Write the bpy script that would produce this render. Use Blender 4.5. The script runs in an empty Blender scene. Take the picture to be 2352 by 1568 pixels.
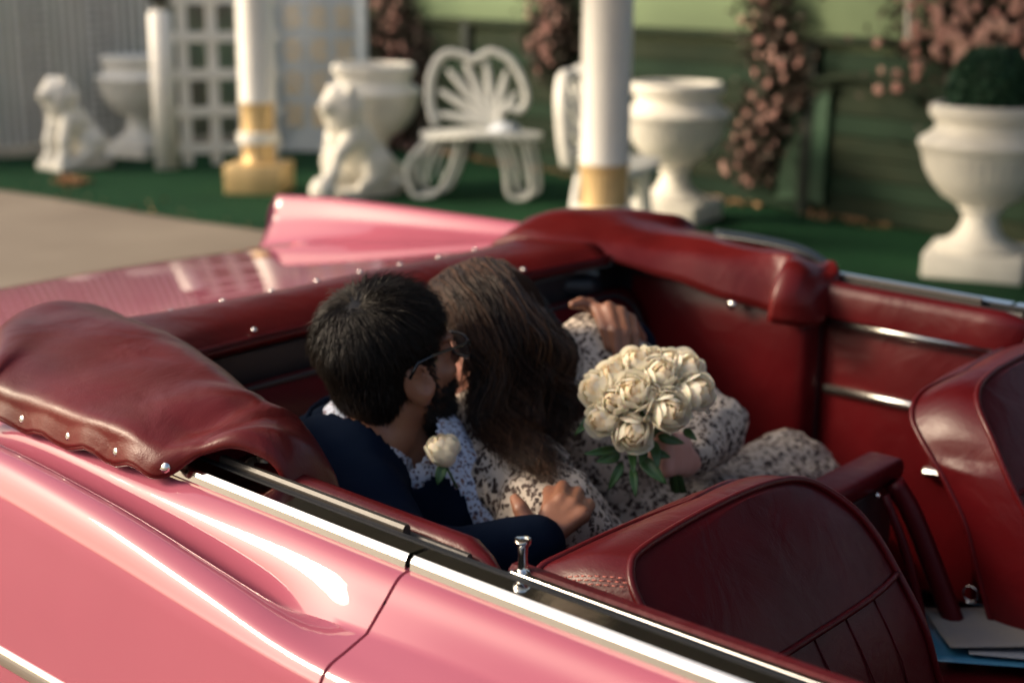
import bpy, bmesh, math, random
import numpy as np
from mathutils import Vector as V, Matrix, noise
random.seed(7)
rad = math.radians
C = bpy.context.scene.collection
SC = bpy.context.scene

# ------------------------------------------------------------------ camera
CAMP = V((1.06, -1.93, 1.58)); FPX = 3267.0; PW, PH = 2352.0, 1568.0
def _axes(yaw, pitch, roll):
    f = V((-math.cos(yaw)*math.cos(pitch), math.sin(yaw)*math.cos(pitch), -math.sin(pitch)))
    r = f.cross(V((0, 0, 1))).normalized(); u = r.cross(f)
    c, s = math.cos(roll), math.sin(roll)
    return r*c + u*s, u*c - r*s, f
CR, CU, CF = _axes(rad(49.25), rad(14.5), rad(.5))
cam_data = bpy.data.cameras.new('camera'); cam = bpy.data.objects.new('camera', cam_data); C.objects.link(cam)
m = Matrix.Identity(4)
for i in range(3):
    m[i][0], m[i][1], m[i][2], m[i][3] = CR[i], CU[i], -CF[i], CAMP[i]
cam.matrix_world = m
cam_data.sensor_width = 36; cam_data.lens = FPX/PW*36; cam_data.clip_end = 500; cam_data.clip_start = .05
cam_data.dof.use_dof = True; cam_data.dof.focus_distance = 1.80; cam_data.dof.aperture_fstop = 2.8
SC.camera = cam

# ------------------------------------------------------------------ sky and sun
SUN_AZ = (-.75, -.66)          # horizontal direction towards the sun
SUN_EL = rad(29)
w = bpy.data.worlds.new('World'); SC.world = w; w.use_nodes = True
nt = w.node_tree; sky = nt.nodes.new('ShaderNodeTexSky'); sky.sky_type = 'NISHITA'; sky.sun_disc = False
sky.sun_elevation = SUN_EL; sky.sun_rotation = math.atan2(SUN_AZ[0], SUN_AZ[1]); sky.dust_density = 6.0; sky.ozone_density = .8
nt.links.new(sky.outputs[0], nt.nodes['Background'].inputs[0]); nt.nodes['Background'].inputs[1].default_value = .10
sd = bpy.data.lights.new('sun', 'SUN'); sd.energy = 1.5; sd.angle = rad(13); sd.color = (1, .82, .60)
so = bpy.data.objects.new('sun', sd); C.objects.link(so)
ld = -V((SUN_AZ[0]*math.cos(SUN_EL), SUN_AZ[1]*math.cos(SUN_EL), math.sin(SUN_EL)))
so.rotation_euler = ld.to_track_quat('-Z', 'Y').to_euler(); so.location = (-6, -8, 8)
SC.view_settings.view_transform = 'Standard'; SC.view_settings.look = 'None'
SC.view_settings.exposure = 1.0; SC.view_settings.gamma = 1

# ------------------------------------------------------------------ pixel helpers (photo at 2352 x 1568)
def ray(x, y): return CF + CR*((x-PW/2)/FPX) - CU*((y-PH/2)/FPX)
def pt(x, y, d): return CAMP + ray(x, y)*d
def atz(x, y, z): r = ray(x, y); return CAMP + r*((z-CAMP.z)/r.z)
def aty(x, y, Y): r = ray(x, y); return CAMP + r*((Y-CAMP.y)/r.y)

# ------------------------------------------------------------------ materials
MATS = {}
def mat(name, col, rough=.5, metal=0, coat=0, coatr=.03, var=0, vscale=8, col2=None, bump=0, bscale=60, sheen=0, spec=.5, sss=0, detail=3, bdist=.01, trans=0):
    m = bpy.data.materials.new(name); m.use_nodes = True; n = m.node_tree; b = n.nodes['Principled BSDF']
    b.inputs['Base Color'].default_value = (*col, 1); b.inputs['Roughness'].default_value = rough; b.inputs['Metallic'].default_value = metal
    b.inputs['Coat Weight'].default_value = coat; b.inputs['Coat Roughness'].default_value = coatr
    b.inputs['Specular IOR Level'].default_value = spec
    if sheen: b.inputs['Sheen Weight'].default_value = sheen
    if sss:
        b.inputs['Subsurface Weight'].default_value = sss; b.inputs['Subsurface Radius'].default_value = (.01, .004, .002)
    tc = n.nodes.new('ShaderNodeTexCoord')
    if var or col2:
        t = n.nodes.new('ShaderNodeTexNoise'); t.inputs['Scale'].default_value = vscale; t.inputs['Detail'].default_value = detail
        n.links.new(tc.outputs['Object'], t.inputs['Vector'])
        mx = n.nodes.new('ShaderNodeMix'); mx.data_type = 'RGBA'
        c2 = col2 or tuple(c*(1-var) for c in col); c1 = col if col2 else tuple(min(1, c*(1+var*.5)) for c in col)
        mx.inputs[6].default_value = (*c1, 1); mx.inputs[7].default_value = (*c2, 1)
        rp = n.nodes.new('ShaderNodeMapRange'); rp.inputs[1].default_value = .35; rp.inputs[2].default_value = .65
        n.links.new(t.outputs[0], rp.inputs[0]); n.links.new(rp.outputs[0], mx.inputs[0]); n.links.new(mx.outputs[2], b.inputs['Base Color'])
    if bump:
        t2 = n.nodes.new('ShaderNodeTexNoise'); t2.inputs['Scale'].default_value = bscale; t2.inputs['Detail'].default_value = 4
        n.links.new(tc.outputs['Object'], t2.inputs['Vector'])
        bp = n.nodes.new('ShaderNodeBump'); bp.inputs['Strength'].default_value = bump; bp.inputs['Distance'].default_value = bdist
        n.links.new(t2.outputs[0], bp.inputs['Height']); n.links.new(bp.outputs[0], b.inputs['Normal'])
    MATS[name] = m
    return m
PINK = mat('pink_paint', (.37, .097, .142), .5, coat=1, coatr=.008, var=.04, vscale=3, spec=.0)
PINK.node_tree.nodes['Principled BSDF'].inputs['Coat IOR'].default_value = 1.5
CHROME = mat('chrome', (.80, .78, .74), .07, 1, bump=.03, bscale=15)
CHROMED = mat('brushed_steel', (.42, .40, .38), .28, 1, bump=.05, bscale=150)
DKM = mat('dark_bronze_trim', (.035, .030, .026), .42, 0, bump=.05, bscale=120)
ALU = mat('satin_aluminium', (.78, .76, .72), .26, 1)
BLACK = mat('black_rubber', (.012, .013, .015), .55)
VINYL = mat('black_vinyl', (.010, .014, .018), .38, bump=.15, bscale=90)
GOLD = mat('gold_paint', (.70, .50, .24), .42, .35, var=.2, vscale=6)
WHITE = mat('white_plaster', (.82, .79, .71), .6, var=.10, vscale=5, bump=.2, bscale=25)
WHITEP = mat('white_paint', (.84, .82, .76), .45, var=.05, vscale=4)
IRON = mat('white_iron', (.82, .82, .77), .4, var=.1, vscale=9)
LENS = mat('red_lens', (.5, .01, .01), .12, coat=1)
TYRE = mat('tyre_rubber', (.02, .02, .02), .8)
WOOD = mat('red_brown_wood', (.16, .07, .05), .7, var=.4, vscale=4)

def leather(name, col, col2, dr=0, sp=.26):
    m = mat(name, col, .36, spec=sp, coat=.05, coatr=.25, col2=col2, vscale=5)
    n = m.node_tree; b = n.nodes['Principled BSDF']; tc = n.nodes['Texture Coordinate']
    vo = n.nodes.new('ShaderNodeTexVoronoi'); vo.feature = 'DISTANCE_TO_EDGE'; vo.inputs['Scale'].default_value = 260
    ns = n.nodes.new('ShaderNodeTexNoise'); ns.inputs['Scale'].default_value = 9; ns.inputs['Detail'].default_value = 6; ns.inputs['Distortion'].default_value = 1.2
    ns2 = n.nodes.new('ShaderNodeTexNoise'); ns2.inputs['Scale'].default_value = 60; ns2.inputs['Detail'].default_value = 3
    for q in (vo, ns, ns2): n.links.new(tc.outputs['Object'], q.inputs['Vector'])
    b1 = n.nodes.new('ShaderNodeBump'); b1.inputs['Strength'].default_value = .22; b1.inputs['Distance'].default_value = .0012
    b2 = n.nodes.new('ShaderNodeBump'); b2.inputs['Strength'].default_value = .30; b2.inputs['Distance'].default_value = .012
    n.links.new(vo.outputs['Distance'], b1.inputs['Height']); n.links.new(ns.outputs[0], b2.inputs['Height'])
    n.links.new(b2.outputs[0], b1.inputs['Normal']); n.links.new(b1.outputs[0], b.inputs['Normal'])
    rr = n.nodes.new('ShaderNodeMapRange'); rr.inputs[3].default_value = .27+dr; rr.inputs[4].default_value = .42+dr
    n.links.new(ns2.outputs[0], rr.inputs[0]); n.links.new(rr.outputs[0], b.inputs['Roughness'])
    return m
LEA = leather('red_leather', (.082, .003, .0048), (.060, .0026, .004))
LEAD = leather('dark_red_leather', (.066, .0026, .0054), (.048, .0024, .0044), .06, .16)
BOOT = leather('boot_leather', (.112, .0075, .0075), (.078, .0052, .0056))
STITCH = mat('pale_red_thread', (.45, .13, .10), .8)

# ------------------------------------------------------------------ mesh helpers
def link(name, me, mt, parent=None, smooth=True):
    o = bpy.data.objects.new(name, me); C.objects.link(o)
    if mt and not me.materials: me.materials.append(mt)
    if smooth and len(me.polygons): me.polygons.foreach_set('use_smooth', [True]*len(me.polygons))
    if parent: o.parent = parent
    return o
def mesh(name, vs, fs, mt, parent=None, smooth=True, sharp=None):
    me = bpy.data.meshes.new(name); me.from_pydata([tuple(v) for v in vs], [], fs); me.validate(); me.update()
    o = link(name, me, mt, parent, smooth)
    if sharp: me.set_sharp_from_angle(angle=rad(sharp))
    return o
def tag(o, label=None, cat=None, group=None, kind=None):
    if label: o['label'] = label
    if cat: o['category'] = cat
    if group: o['group'] = group
    if kind: o['kind'] = kind
    return o
def empty(name, loc, label, cat, group=None, rz=0):
    o = bpy.data.objects.new(name, None); C.objects.link(o); o.location = loc; o.rotation_euler = (0, 0, rz); o.empty_display_size = .1
    return tag(o, label, cat, group)
def cr(pts, n):
    """Catmull-Rom through the points, n segments per span"""
    P = [V(p) for p in pts]; P = [P[0]*2-P[1]] + P + [P[-1]*2-P[-2]]; out = []
    for i in range(1, len(P)-2):
        a, b, c, d = P[i-1:i+3]
        for k in range(n):
            t = k/n
            out.append(.5*((2*b) + (c-a)*t + (2*a-5*b+4*c-d)*t*t + (3*b-a-3*c+d)*t**3))
    out.append(P[-2].copy()); return out
def grid(rows, closed_u=False, closed_v=False):
    nv = len(rows[0]); vs = [v for r in rows for v in r]; fs = []; nr = len(rows)
    for i in range(nr if closed_v else nr-1):
        for j in range(nv if closed_u else nv-1):
            a = i*nv+j; b = i*nv+(j+1) % nv; c = ((i+1) % nr)*nv+(j+1) % nv; d = ((i+1) % nr)*nv+j
            fs.append((a, b, c, d))
    return vs, fs
def surf(name, rows, mt, parent, nu=3, nv=3, thick=0, **k):
    """smooth surface through a net of control points"""
    R1 = [cr(r, nu) for r in rows]; cols = [cr([R1[i][j] for i in range(len(R1))], nv) for j in range(len(R1[0]))]
    R2 = [[cols[j][i] for j in range(len(cols))] for i in range(len(cols[0]))]
    vs, fs = grid(R2); o = mesh(name, vs, fs, mt, parent, **k)
    if thick:
        md = o.modifiers.new('solid', 'SOLIDIFY'); md.thickness = thick; md.offset = -1
    return o
def tube_data(path, r, n=8, closed=False, cap=True, flat=None):
    P = [V(p) for p in path]; N = len(P); rows = []
    up = V((0, 0, 1)); prev = None
    for i in range(N):
        t = ((P[(i+1) % N] - P[i-1]) if closed else (P[min(i+1, N-1)] - P[max(i-1, 0)])).normalized()
        if prev is None:
            a = up.cross(t)
            if a.length < .1: a = V((1, 0, 0)).cross(t)
            a.normalize()
        else:
            a = (prev - t*prev.dot(t))
            a = a.normalized() if a.length > 1e-6 else up.cross(t).normalized()
        prev = a; b = t.cross(a); rr = r[i] if isinstance(r, (list, tuple)) else r
        f1, f2 = flat or (1, 1)
        rows.append([P[i] + (a*math.cos(2*math.pi*k/n)*f1 + b*math.sin(2*math.pi*k/n)*f2)*rr for k in range(n)])
    vs, fs = grid(rows, True, closed)
    if cap and not closed:
        fs.append(tuple(range(n))[::-1]); fs.append(tuple(range((N-1)*n, N*n)))
    return vs, fs
def tube(name, path, r, mt, parent=None, n=8, **k):
    vs, fs = tube_data(path, r, n, **k); return mesh(name, vs, fs, mt, parent)
def joinmesh(name, parts, mt, parent=None, smooth=True, sharp=None):
    vs, fs = [], []
    for a, b in parts:
        o = len(vs); vs += list(a); fs += [tuple(i+o for i in f) for f in b]
    return mesh(name, vs, fs, mt, parent, smooth, sharp)
def box_data(c, s, rz=0, M=None):
    M = M or Matrix.Rotation(rz, 3, 'Z'); c = V(c); vs = []
    for x in (-1, 1):
        for y in (-1, 1):
            for z in (-1, 1): vs.append(c + M @ V((x*s[0]/2, y*s[1]/2, z*s[2]/2)))
    return vs, [(0, 1, 3, 2), (4, 6, 7, 5), (0, 4, 5, 1), (2, 3, 7, 6), (0, 2, 6, 4), (1, 5, 7, 3)]
def box(name, c, s, mt, parent=None, rz=0, bev=0, M=None, seg=2):
    vs, fs = box_data(c, s, rz, M); o = mesh(name, vs, fs, mt, parent, smooth=False)
    if bev:
        bm = bmesh.new(); bm.from_mesh(o.data); bmesh.ops.bevel(bm, geom=bm.edges[:], offset=bev, segments=seg, affect='EDGES', profile=.5)
        bm.to_mesh(o.data); bm.free(); o.data.polygons.foreach_set('use_smooth', [True]*len(o.data.polygons)); o.data.set_sharp_from_angle(angle=rad(50))
    return o
def lathe_data(prof, n=32, c=(0, 0, 0), flute=None):
    rows = []; c = V(c)
    for r, z in prof:
        row = []
        for k in range(n):
            a = 2*math.pi*k/n; rr = r
            if flute and flute[0] <= z <= flute[1]: rr *= 1 - flute[2]*(k % 2)
            row.append(c + V((rr*math.cos(a), rr*math.sin(a), z)))
        rows.append(row)
    return grid(rows, True)
def sphere_data(c, r, M=None, nu=16, nv=10):
    c = V(c); r = V((r, r, r)) if not hasattr(r, '__len__') else V(r); rows = []
    for i in range(nv+1):
        th = math.pi*i/nv; row = []
        for k in range(nu):
            a = 2*math.pi*k/nu; p = V((r.x*math.sin(th)*math.cos(a), r.y*math.sin(th)*math.sin(a), r.z*math.cos(th)))
            row.append(c + (M @ p if M else p))
        rows.append(row)
    return grid(rows, True)
def caps_data(a, ra, b, rb, n=14):
    a, b = V(a), V(b); t = b-a; L = t.length
    if L < 1e-6: return sphere_data(a, ra)
    path = []; rs = []
    for k in range(5):
        an = math.pi/2*(1-k/4); path.append(a - t/L*ra*math.sin(an)); rs.append(max(ra*math.cos(an), 1e-4))
    for k in range(5):
        an = math.pi/2*k/4; path.append(b + t/L*rb*math.sin(an)); rs.append(max(rb*math.cos(an), 1e-4))
    return tube_data(path, rs, n)
# organic bodies: smooth union of tapered capsules, ellipsoids and boxes, meshed with surface nets
def limb(pts): return [('cap', V(pts[i][0]), pts[i][1], V(pts[i+1][0]), pts[i+1][1]) for i in range(len(pts)-1)]
def ell(c, r, M=None): return ('ell', V(c), V(r) if hasattr(r, '__len__') else V((r, r, r)), M or Matrix.Identity(3))
def boxp(c, s): return ('box', V(c), V(s)*.5)
def nets(prims, h, k):
    lo = V((1e9,)*3); hi = V((-1e9,)*3); bbs = []
    for p in prims:
        q = p[1:] if p[0] == 'sub' else p
        if p[0] == 'sub': q = p[1]
        if q[0] == 'cap': r = max(q[2], q[4]); pts_ = [(q[1], r), (q[3], r)]
        elif q[0] == 'ell': pts_ = [(q[1], max(q[2]))]
        else: pts_ = [(q[1], max(q[2])*1.0)]
        bl = V((min(c[i]-r for c, r in pts_) for i in range(3))); bh = V((max(c[i]+r for c, r in pts_) for i in range(3)))
        bbs.append((bl, bh))
        lo = V((min(lo[i], bl[i]) for i in range(3))); hi = V((max(hi[i], bh[i]) for i in range(3)))
    lo = np.array(lo)-4*h-k; hi = np.array(hi)+4*h+k; N = np.ceil((hi-lo)/h).astype(int)+1
    F = np.full(N, 1.0, np.float32); ax = [lo[i]+h*np.arange(N[i]) for i in range(3)]
    for p, (bl, bh) in zip(prims, bbs):
        sub = p[0] == 'sub'; q = p[1] if sub else p
        i0 = np.clip(np.floor((np.array(bl)-k-3*h-lo)/h).astype(int), 0, N-1); i1 = np.clip(np.ceil((np.array(bh)+k+3*h-lo)/h).astype(int)+1, 1, N)
        X = ax[0][i0[0]:i1[0], None, None]; Y = ax[1][None, i0[1]:i1[1], None]; Z = ax[2][None, None, i0[2]:i1[2]]
        if q[0] == 'cap':
            a, ra, b, rb = q[1], q[2], q[3], q[4]; d = b-a; dd = max(d.length_squared, 1e-12)
            t = np.clip(((X-a.x)*d.x+(Y-a.y)*d.y+(Z-a.z)*d.z)/dd, 0, 1)
            D = np.sqrt((X-a.x-t*d.x)**2+(Y-a.y-t*d.y)**2+(Z-a.z-t*d.z)**2) - (ra+(rb-ra)*t)
        elif q[0] == 'ell':
            c, r, M = q[1], q[2], q[3].transposed(); x, y, z = X-c.x, Y-c.y, Z-c.z
            u = [M[i][0]*x+M[i][1]*y+M[i][2]*z for i in range(3)]
            k0 = np.sqrt(sum((u[i]/r[i])**2 for i in range(3))); k1 = np.sqrt(sum((u[i]/r[i]**2)**2 for i in range(3)))+1e-9
            D = k0*(k0-1)/k1
        else:
            c, s_ = q[1], q[2]; qx, qy, qz = abs(X-c.x)-s_.x, abs(Y-c.y)-s_.y, abs(Z-c.z)-s_.z
            D = np.sqrt(np.maximum(qx, 0)**2+np.maximum(qy, 0)**2+np.maximum(qz, 0)**2)+np.minimum(np.maximum(qx, np.maximum(qy, qz)), 0)
        sl = tuple(slice(i0[i], i1[i]) for i in range(3)); G = F[sl]
        if sub: D = -D; hh = np.maximum(k-abs(D-G), 0)/k; F[sl] = np.maximum(D, G)+hh*hh*k*.25
        else: hh = np.maximum(k-abs(D-G), 0)/k; F[sl] = np.minimum(D, G)-hh*hh*k*.25
    ins = F < 0
    off = [(i, j, l) for i in (0, 1) for j in (0, 1) for l in (0, 1)]
    cn = lambda A, o: A[o[0]:N[0]-1+o[0], o[1]:N[1]-1+o[1], o[2]:N[2]-1+o[2]]
    cnt = sum(cn(ins, o).astype(np.int8) for o in off); act = (cnt > 0) & (cnt < 8)
    ci = np.argwhere(act); idx = np.full(act.shape, -1, np.int64); idx[act] = np.arange(len(ci))
    acc = np.zeros((len(ci), 3)); num = np.zeros(len(ci))
    for a in off:
        for d in range(3):
            if a[d]: continue
            b = list(a); b[d] = 1
            fa = F[ci[:, 0]+a[0], ci[:, 1]+a[1], ci[:, 2]+a[2]]; fb = F[ci[:, 0]+b[0], ci[:, 1]+b[1], ci[:, 2]+b[2]]
            m_ = (fa < 0) != (fb < 0); t = np.where(m_, fa/(fa-fb+1e-12), 0)
            pos = np.array(a, float)[None, :]+np.zeros((len(ci), 3)); pos[:, d] += t
            acc += pos*m_[:, None]; num += m_
    vs = lo + h*(ci + acc/num[:, None]); fs = []
    for d in range(3):
        e1, e2 = (d+1) % 3, (d+2) % 3
        A = ins; sl0 = [slice(1, N[i]-1) for i in range(3)]; sl0[d] = slice(0, N[d]-1); sl1 = list(sl0); sl1[d] = slice(1, N[d])
        a, b = A[tuple(sl0)], A[tuple(sl1)]; e = np.argwhere(a != b); st = np.array([1, 1, 1]); st[d] = 0; g = e+st
        flip = a[tuple(e.T)]
        def id_(o1, o2):
            q = g.copy(); q[:, e1] -= o1; q[:, e2] -= o2; return idx[q[:, 0], q[:, 1], q[:, 2]]
        Q = np.stack([id_(1, 1), id_(0, 1), id_(0, 0), id_(1, 0)], 1); Q[~flip] = Q[~flip][:, ::-1]; fs.append(Q)
    return vs, np.concatenate(fs)
def blob(name, prims, mt, parent=None, voxel=.006, smooth=2, disp=None, k=.02):
    vs, fs = nets(prims, voxel, k)
    me = bpy.data.meshes.new(name); me.vertices.add(len(vs)); me.vertices.foreach_set('co', vs.astype(np.float32).ravel())
    me.loops.add(len(fs)*4); me.loops.foreach_set('vertex_index', fs.ravel().astype(np.int32)); me.polygons.add(len(fs)); me.polygons.foreach_set('loop_start', np.arange(len(fs), dtype=np.int32)*4)
    me.update(calc_edges=True); me.validate()
    if smooth:
        E_ = np.empty(len(me.edges)*2, np.int32); me.edges.foreach_get('vertices', E_); E_ = E_.reshape(-1, 2); deg = np.bincount(E_.ravel(), minlength=len(vs))[:, None]
        for _ in range(smooth):
            s_ = np.zeros_like(vs); np.add.at(s_, E_[:, 0], vs[E_[:, 1]]); np.add.at(s_, E_[:, 1], vs[E_[:, 0]]); vs = vs*.5+.5*s_/np.maximum(deg, 1)
        me.vertices.foreach_set('co', vs.astype(np.float32).ravel()); me.update()
    if disp:
        nr = np.empty(len(vs)*3, np.float32); me.vertex_normals.foreach_get('vector', nr); nr = nr.reshape(-1, 3)
        vs = vs + nr*np.array([disp(V(p)) for p in vs])[:, None]
        me.vertices.foreach_set('co', vs.astype(np.float32).ravel()); me.update()
    return link(name, me, mt, parent)
def cut(o, fn):
    bm = bmesh.new(); bm.from_mesh(o.data); bmesh.ops.delete(bm, geom=[f for f in bm.faces if fn(f.calc_center_median())], context='FACES'); bm.to_mesh(o.data); bm.free()
def thin(o, t, off=1):
    md = o.modifiers.new('solid', 'SOLIDIFY'); md.thickness = t; md.offset = off
def lerp(a, b, t): return a+(b-a)*t
def smooths(t): t = max(0, min(1, t)); return t*t*(3-2*t)
def interp(tab, x):
    """tab: sorted [(x, tuple)] -> Catmull-Rom interpolated tuple"""
    if x <= tab[0][0]: return tab[0][1]
    if x >= tab[-1][0]: return tab[-1][1]
    for i in range(len(tab)-1):
        x0, a = tab[i]; x1, b = tab[i+1]
        if x0 <= x <= x1:
            t = (x-x0)/(x1-x0)
            xm, pa = tab[i-1] if i else (2*x0-x1, tuple(2*p-q for p, q in zip(a, b)))
            xn, pb = tab[i+2] if i+2 < len(tab) else (2*x1-x0, tuple(2*q-p for p, q in zip(a, b)))
            res = []
            for p, q, r, s in zip(pa, a, b, pb):
                m0 = (r-p)/(x1-xm)*(x1-x0); m1 = (s-q)/(xn-x0)*(x1-x0)
                res.append(q*(2*t**3-3*t*t+1)+m0*(t**3-2*t*t+t)+r*(-2*t**3+3*t*t)+m1*(t**3-t*t))
            return tuple(res)

# ================================================================== SETTING
def ground_mat():
    m = mat('tan_pavement', (.25, .205, .155), .85, col2=(.20, .16, .12), vscale=1.2, bump=.25, bscale=40, detail=8); return m
o = mesh('pavement', [(-120, -120, 0), (120, -120, 0), (120, 120, 0), (-120, 120, 0)], [(0, 1, 2, 3)], ground_mat(), smooth=False); tag(o, kind='structure')
TURF = mat('green_turf', (.007, .040, .016), .9, spec=.12, col2=(.012, .056, .022), vscale=1.3, bump=.6, bscale=300, detail=6)
tv = []
xs = [-14+i*.5 for i in range(45)]
ed = lambda x: 3.72+.03*math.sin(x*2.1)+(0 if x > -6 else -.10*(-6-x))
for x in xs: tv += [(x, ed(x), .006), (x, 12, .006)]
o = mesh('turf_carpet', tv, [(2*i, 2*i+2, 2*i+3, 2*i+1) for i in range(len(xs)-1)], TURF, smooth=False); tag(o, kind='structure')

# ---- rear wall with mural and board fence
WA = V((-2.99, 6.62, 0)); WD = V((-1, .16, 0)).normalized(); WN = V((-WD.y, WD.x, 0)) * -1   # WD runs away to the left
WN = V((WD.y, -WD.x, 0)); 
if WN.y > 0: WN = -WN
def wp(s, z, off=0): return WA + WD*s + V((0, 0, z)) + WN*off
def wall_at(x, y, off=0):
    """point of the rear wall plane seen at a photo pixel -> (s, z)"""
    r = ray(x, y); p0 = WA + WN*off; t = (p0-CAMP).dot(WN)/r.dot(WN); p = CAMP + r*t
    return (p-WA).dot(WD), p.z
def mural():
    m = bpy.data.materials.new('meadow_mural'); m.use_nodes = True; n = m.node_tree; b = n.nodes['Principled BSDF']; b.inputs['Roughness'].default_value = .7
    tc = n.nodes.new('ShaderNodeTexCoord'); t = n.nodes.new('ShaderNodeTexNoise'); t.inputs['Scale'].default_value = 1.4; t.inputs['Detail'].default_value = 5; t.inputs['Distortion'].default_value = .6
    mp = n.nodes.new('ShaderNodeMapping'); mp.inputs['Scale'].default_value = (1, 1, 2.2)
    n.links.new(tc.outputs['Object'], mp.inputs[0]); n.links.new(mp.outputs[0], t.inputs['Vector'])
    sx = n.nodes.new('ShaderNodeSeparateXYZ'); n.links.new(tc.outputs['Object'], sx.inputs[0])
    a = n.nodes.new('ShaderNodeMath'); a.operation = 'MULTIPLY_ADD'; a.inputs[1].default_value = .28; n.links.new(t.outputs[0], a.inputs[0]); n.links.new(sx.outputs[2], a.inputs[2])
    cp = n.nodes.new('ShaderNodeValToRGB'); mr = n.nodes.new('ShaderNodeMapRange'); mr.inputs[1].default_value = .9; mr.inputs[2].default_value = 2.2
    n.links.new(a.outputs[0], mr.inputs[0]); n.links.new(mr.outputs[0], cp.inputs[0]); n.links.new(cp.outputs[0], b.inputs['Base Color'])
    e = cp.color_ramp.elements; e[0].position = 0; e[0].color = (.03, .035, .018, 1); e[1].position = .22; e[1].color = (.07, .085, .035, 1)
    for p, c in ((.34, (.14, .20, .10, 1)), (.5, (.18, .26, .13, 1)), (.62, (.13, .21, .095, 1)), (.8, (.22, .29, .17, 1)), (1, (.16, .23, .16, 1))):
        q = e.new(p); q.color = c
    return m
MUR = mural()
wall = empty('garden_wall', wp(3, 0), 'long garden wall painted with a bright green meadow, dark green boards below', 'wall')
def wl(p): return p - wall.location
vs = [wl(wp(-6, .0)), wl(wp(9.5, .0)), wl(wp(9.5, 2.2)), wl(wp(-6, 2.2)), wl(wp(-6, .0, -.12)), wl(wp(9.5, .0, -.12)), wl(wp(9.5, 2.2, -.12)), wl(wp(-6, 2.2, -.12))]
mesh('mural_panel', vs, [(0, 1, 2, 3), (5, 4, 7, 6), (3, 2, 6, 7), (1, 5, 6, 2), (0, 3, 7, 4)], MUR, wall, smooth=False)
BRD = mat('dark_green_board', (.016, .030, .017), .75, spec=.2, col2=(.030, .040, .022), vscale=2.5, bump=.3, bscale=20)
BRD2 = mat('worn_green_board', (.018, .042, .023), .7, spec=.2, col2=(.012, .032, .018), vscale=2, bump=.3, bscale=20)
POSTM = mat('blackish_post', (.010, .020, .014), .7)
ang = math.atan2(WD.y, WD.x)
nb = 8
for k in range(nb):
    for s0, s1 in ((-6, -1.52), (-1.40, .68), (.80, 4.4), (4.52, 9.4)):
        z = .09+k*.135; jit = random.uniform(-.006, .006)
        c = wl(wp((s0+s1)/2, z, .03+jit))
        box('board', c, (s1-s0, .03, .125), BRD if (k+int(s0)) % 3 else BRD2, wall, rz=ang)
for s in (-1.46, .74, 4.46):
    box('post', wl(wp(s, .60, .055)), (.10, .08, 1.2), POSTM, wall, rz=ang, bev=.006)
box('rail', wl(wp(1.7, 1.175, .05)), (15.4, .09, .05), BRD, wall, rz=ang)
s0, _ = wall_at(1815, 240); s1, _ = wall_at(1922, 240)
box('green_panel', wl(wp((s0+s1)/2, .47, .075)), (abs(s1-s0), .025, .75), mat('flat_green_paint', (.030, .085, .045), .6, var=.2, vscale=3), wall, rz=ang)
box('panel_cap', wl(wp((s0+s1)/2, .86, .08)), (abs(s1-s0)+.06, .05, .03), BRD, wall, rz=ang)
# curved rail of a painted gate
g = [wall_at(x, y, .09) for x, y in ((1860, 190), (1930, 178), (1990, 182), (2060, 205), (2120, 238))]
tube('gate_rail', [wl(wp(s, z, .10)) for s, z in cr([(s, z, 0) for s, z in g], 4) for _ in (0,)] if False else [wl(wp(p.x, p.y, .10)) for p in cr([(s, z, 0) for s, z in g], 4)], .022, BRD, wall)

# dry petals along the foot of the wall: too small and many to count
PET = mat('dry_petals', (.46, .26, .13), .8, var=.4, vscale=30)
pv, pf = [], []
def leafquad(p, size, nrm=None):
    a = V((random.gauss(0, 1), random.gauss(0, 1), random.gauss(0, .6))).normalized(); b = a.cross(V((random.gauss(0, 1), random.gauss(0, 1), random.gauss(0, 1)))).normalized(); n = a.cross(b)
    return [p - a*size, p - b*size*.55 + n*size*.15, p + a*size, p + b*size*.55 + n*size*.15]
for i in range(700):
    s = random.uniform(-3.5, 7); p = wp(s, .012+random.random()*.03, .08+abs(random.gauss(0, .05)))
    if noise.noise(V((s*1.7, 0, 0))) < -.25: continue
    k = len(pv); pv += leafquad(p, random.uniform(.012, .035)); pf.append((k, k+1, k+2, k+3))
for i in range(60):
    x = random.uniform(-9.5, -2); p = V((x, ed(x)+random.uniform(-.05, .5), .02)); k = len(pv); pv += leafquad(p, random.uniform(.015, .03)); pf.append((k, k+1, k+2, k+3))
tag(mesh('fallen_petals', pv, pf, PET), 'dry tan petals scattered along the foot of the green wall', 'petals', kind='stuff')
# one bigger dry leaf heap on the turf near the lion
hv, hf = [], []
hc = atz(165, 425, 0)
for i in range(120):
    p = hc + V((random.gauss(0, .07), random.gauss(0, .05), .015+abs(random.gauss(0, .02)))); k = len(hv); hv += leafquad(p, random.uniform(.02, .04)); hf.append((k, k+1, k+2, k+3))
tag(mesh('leaf_heap', hv, hf, PET), 'small heap of dry tan leaves on the turf before the seated lion', 'leaves', kind='stuff')

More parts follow.
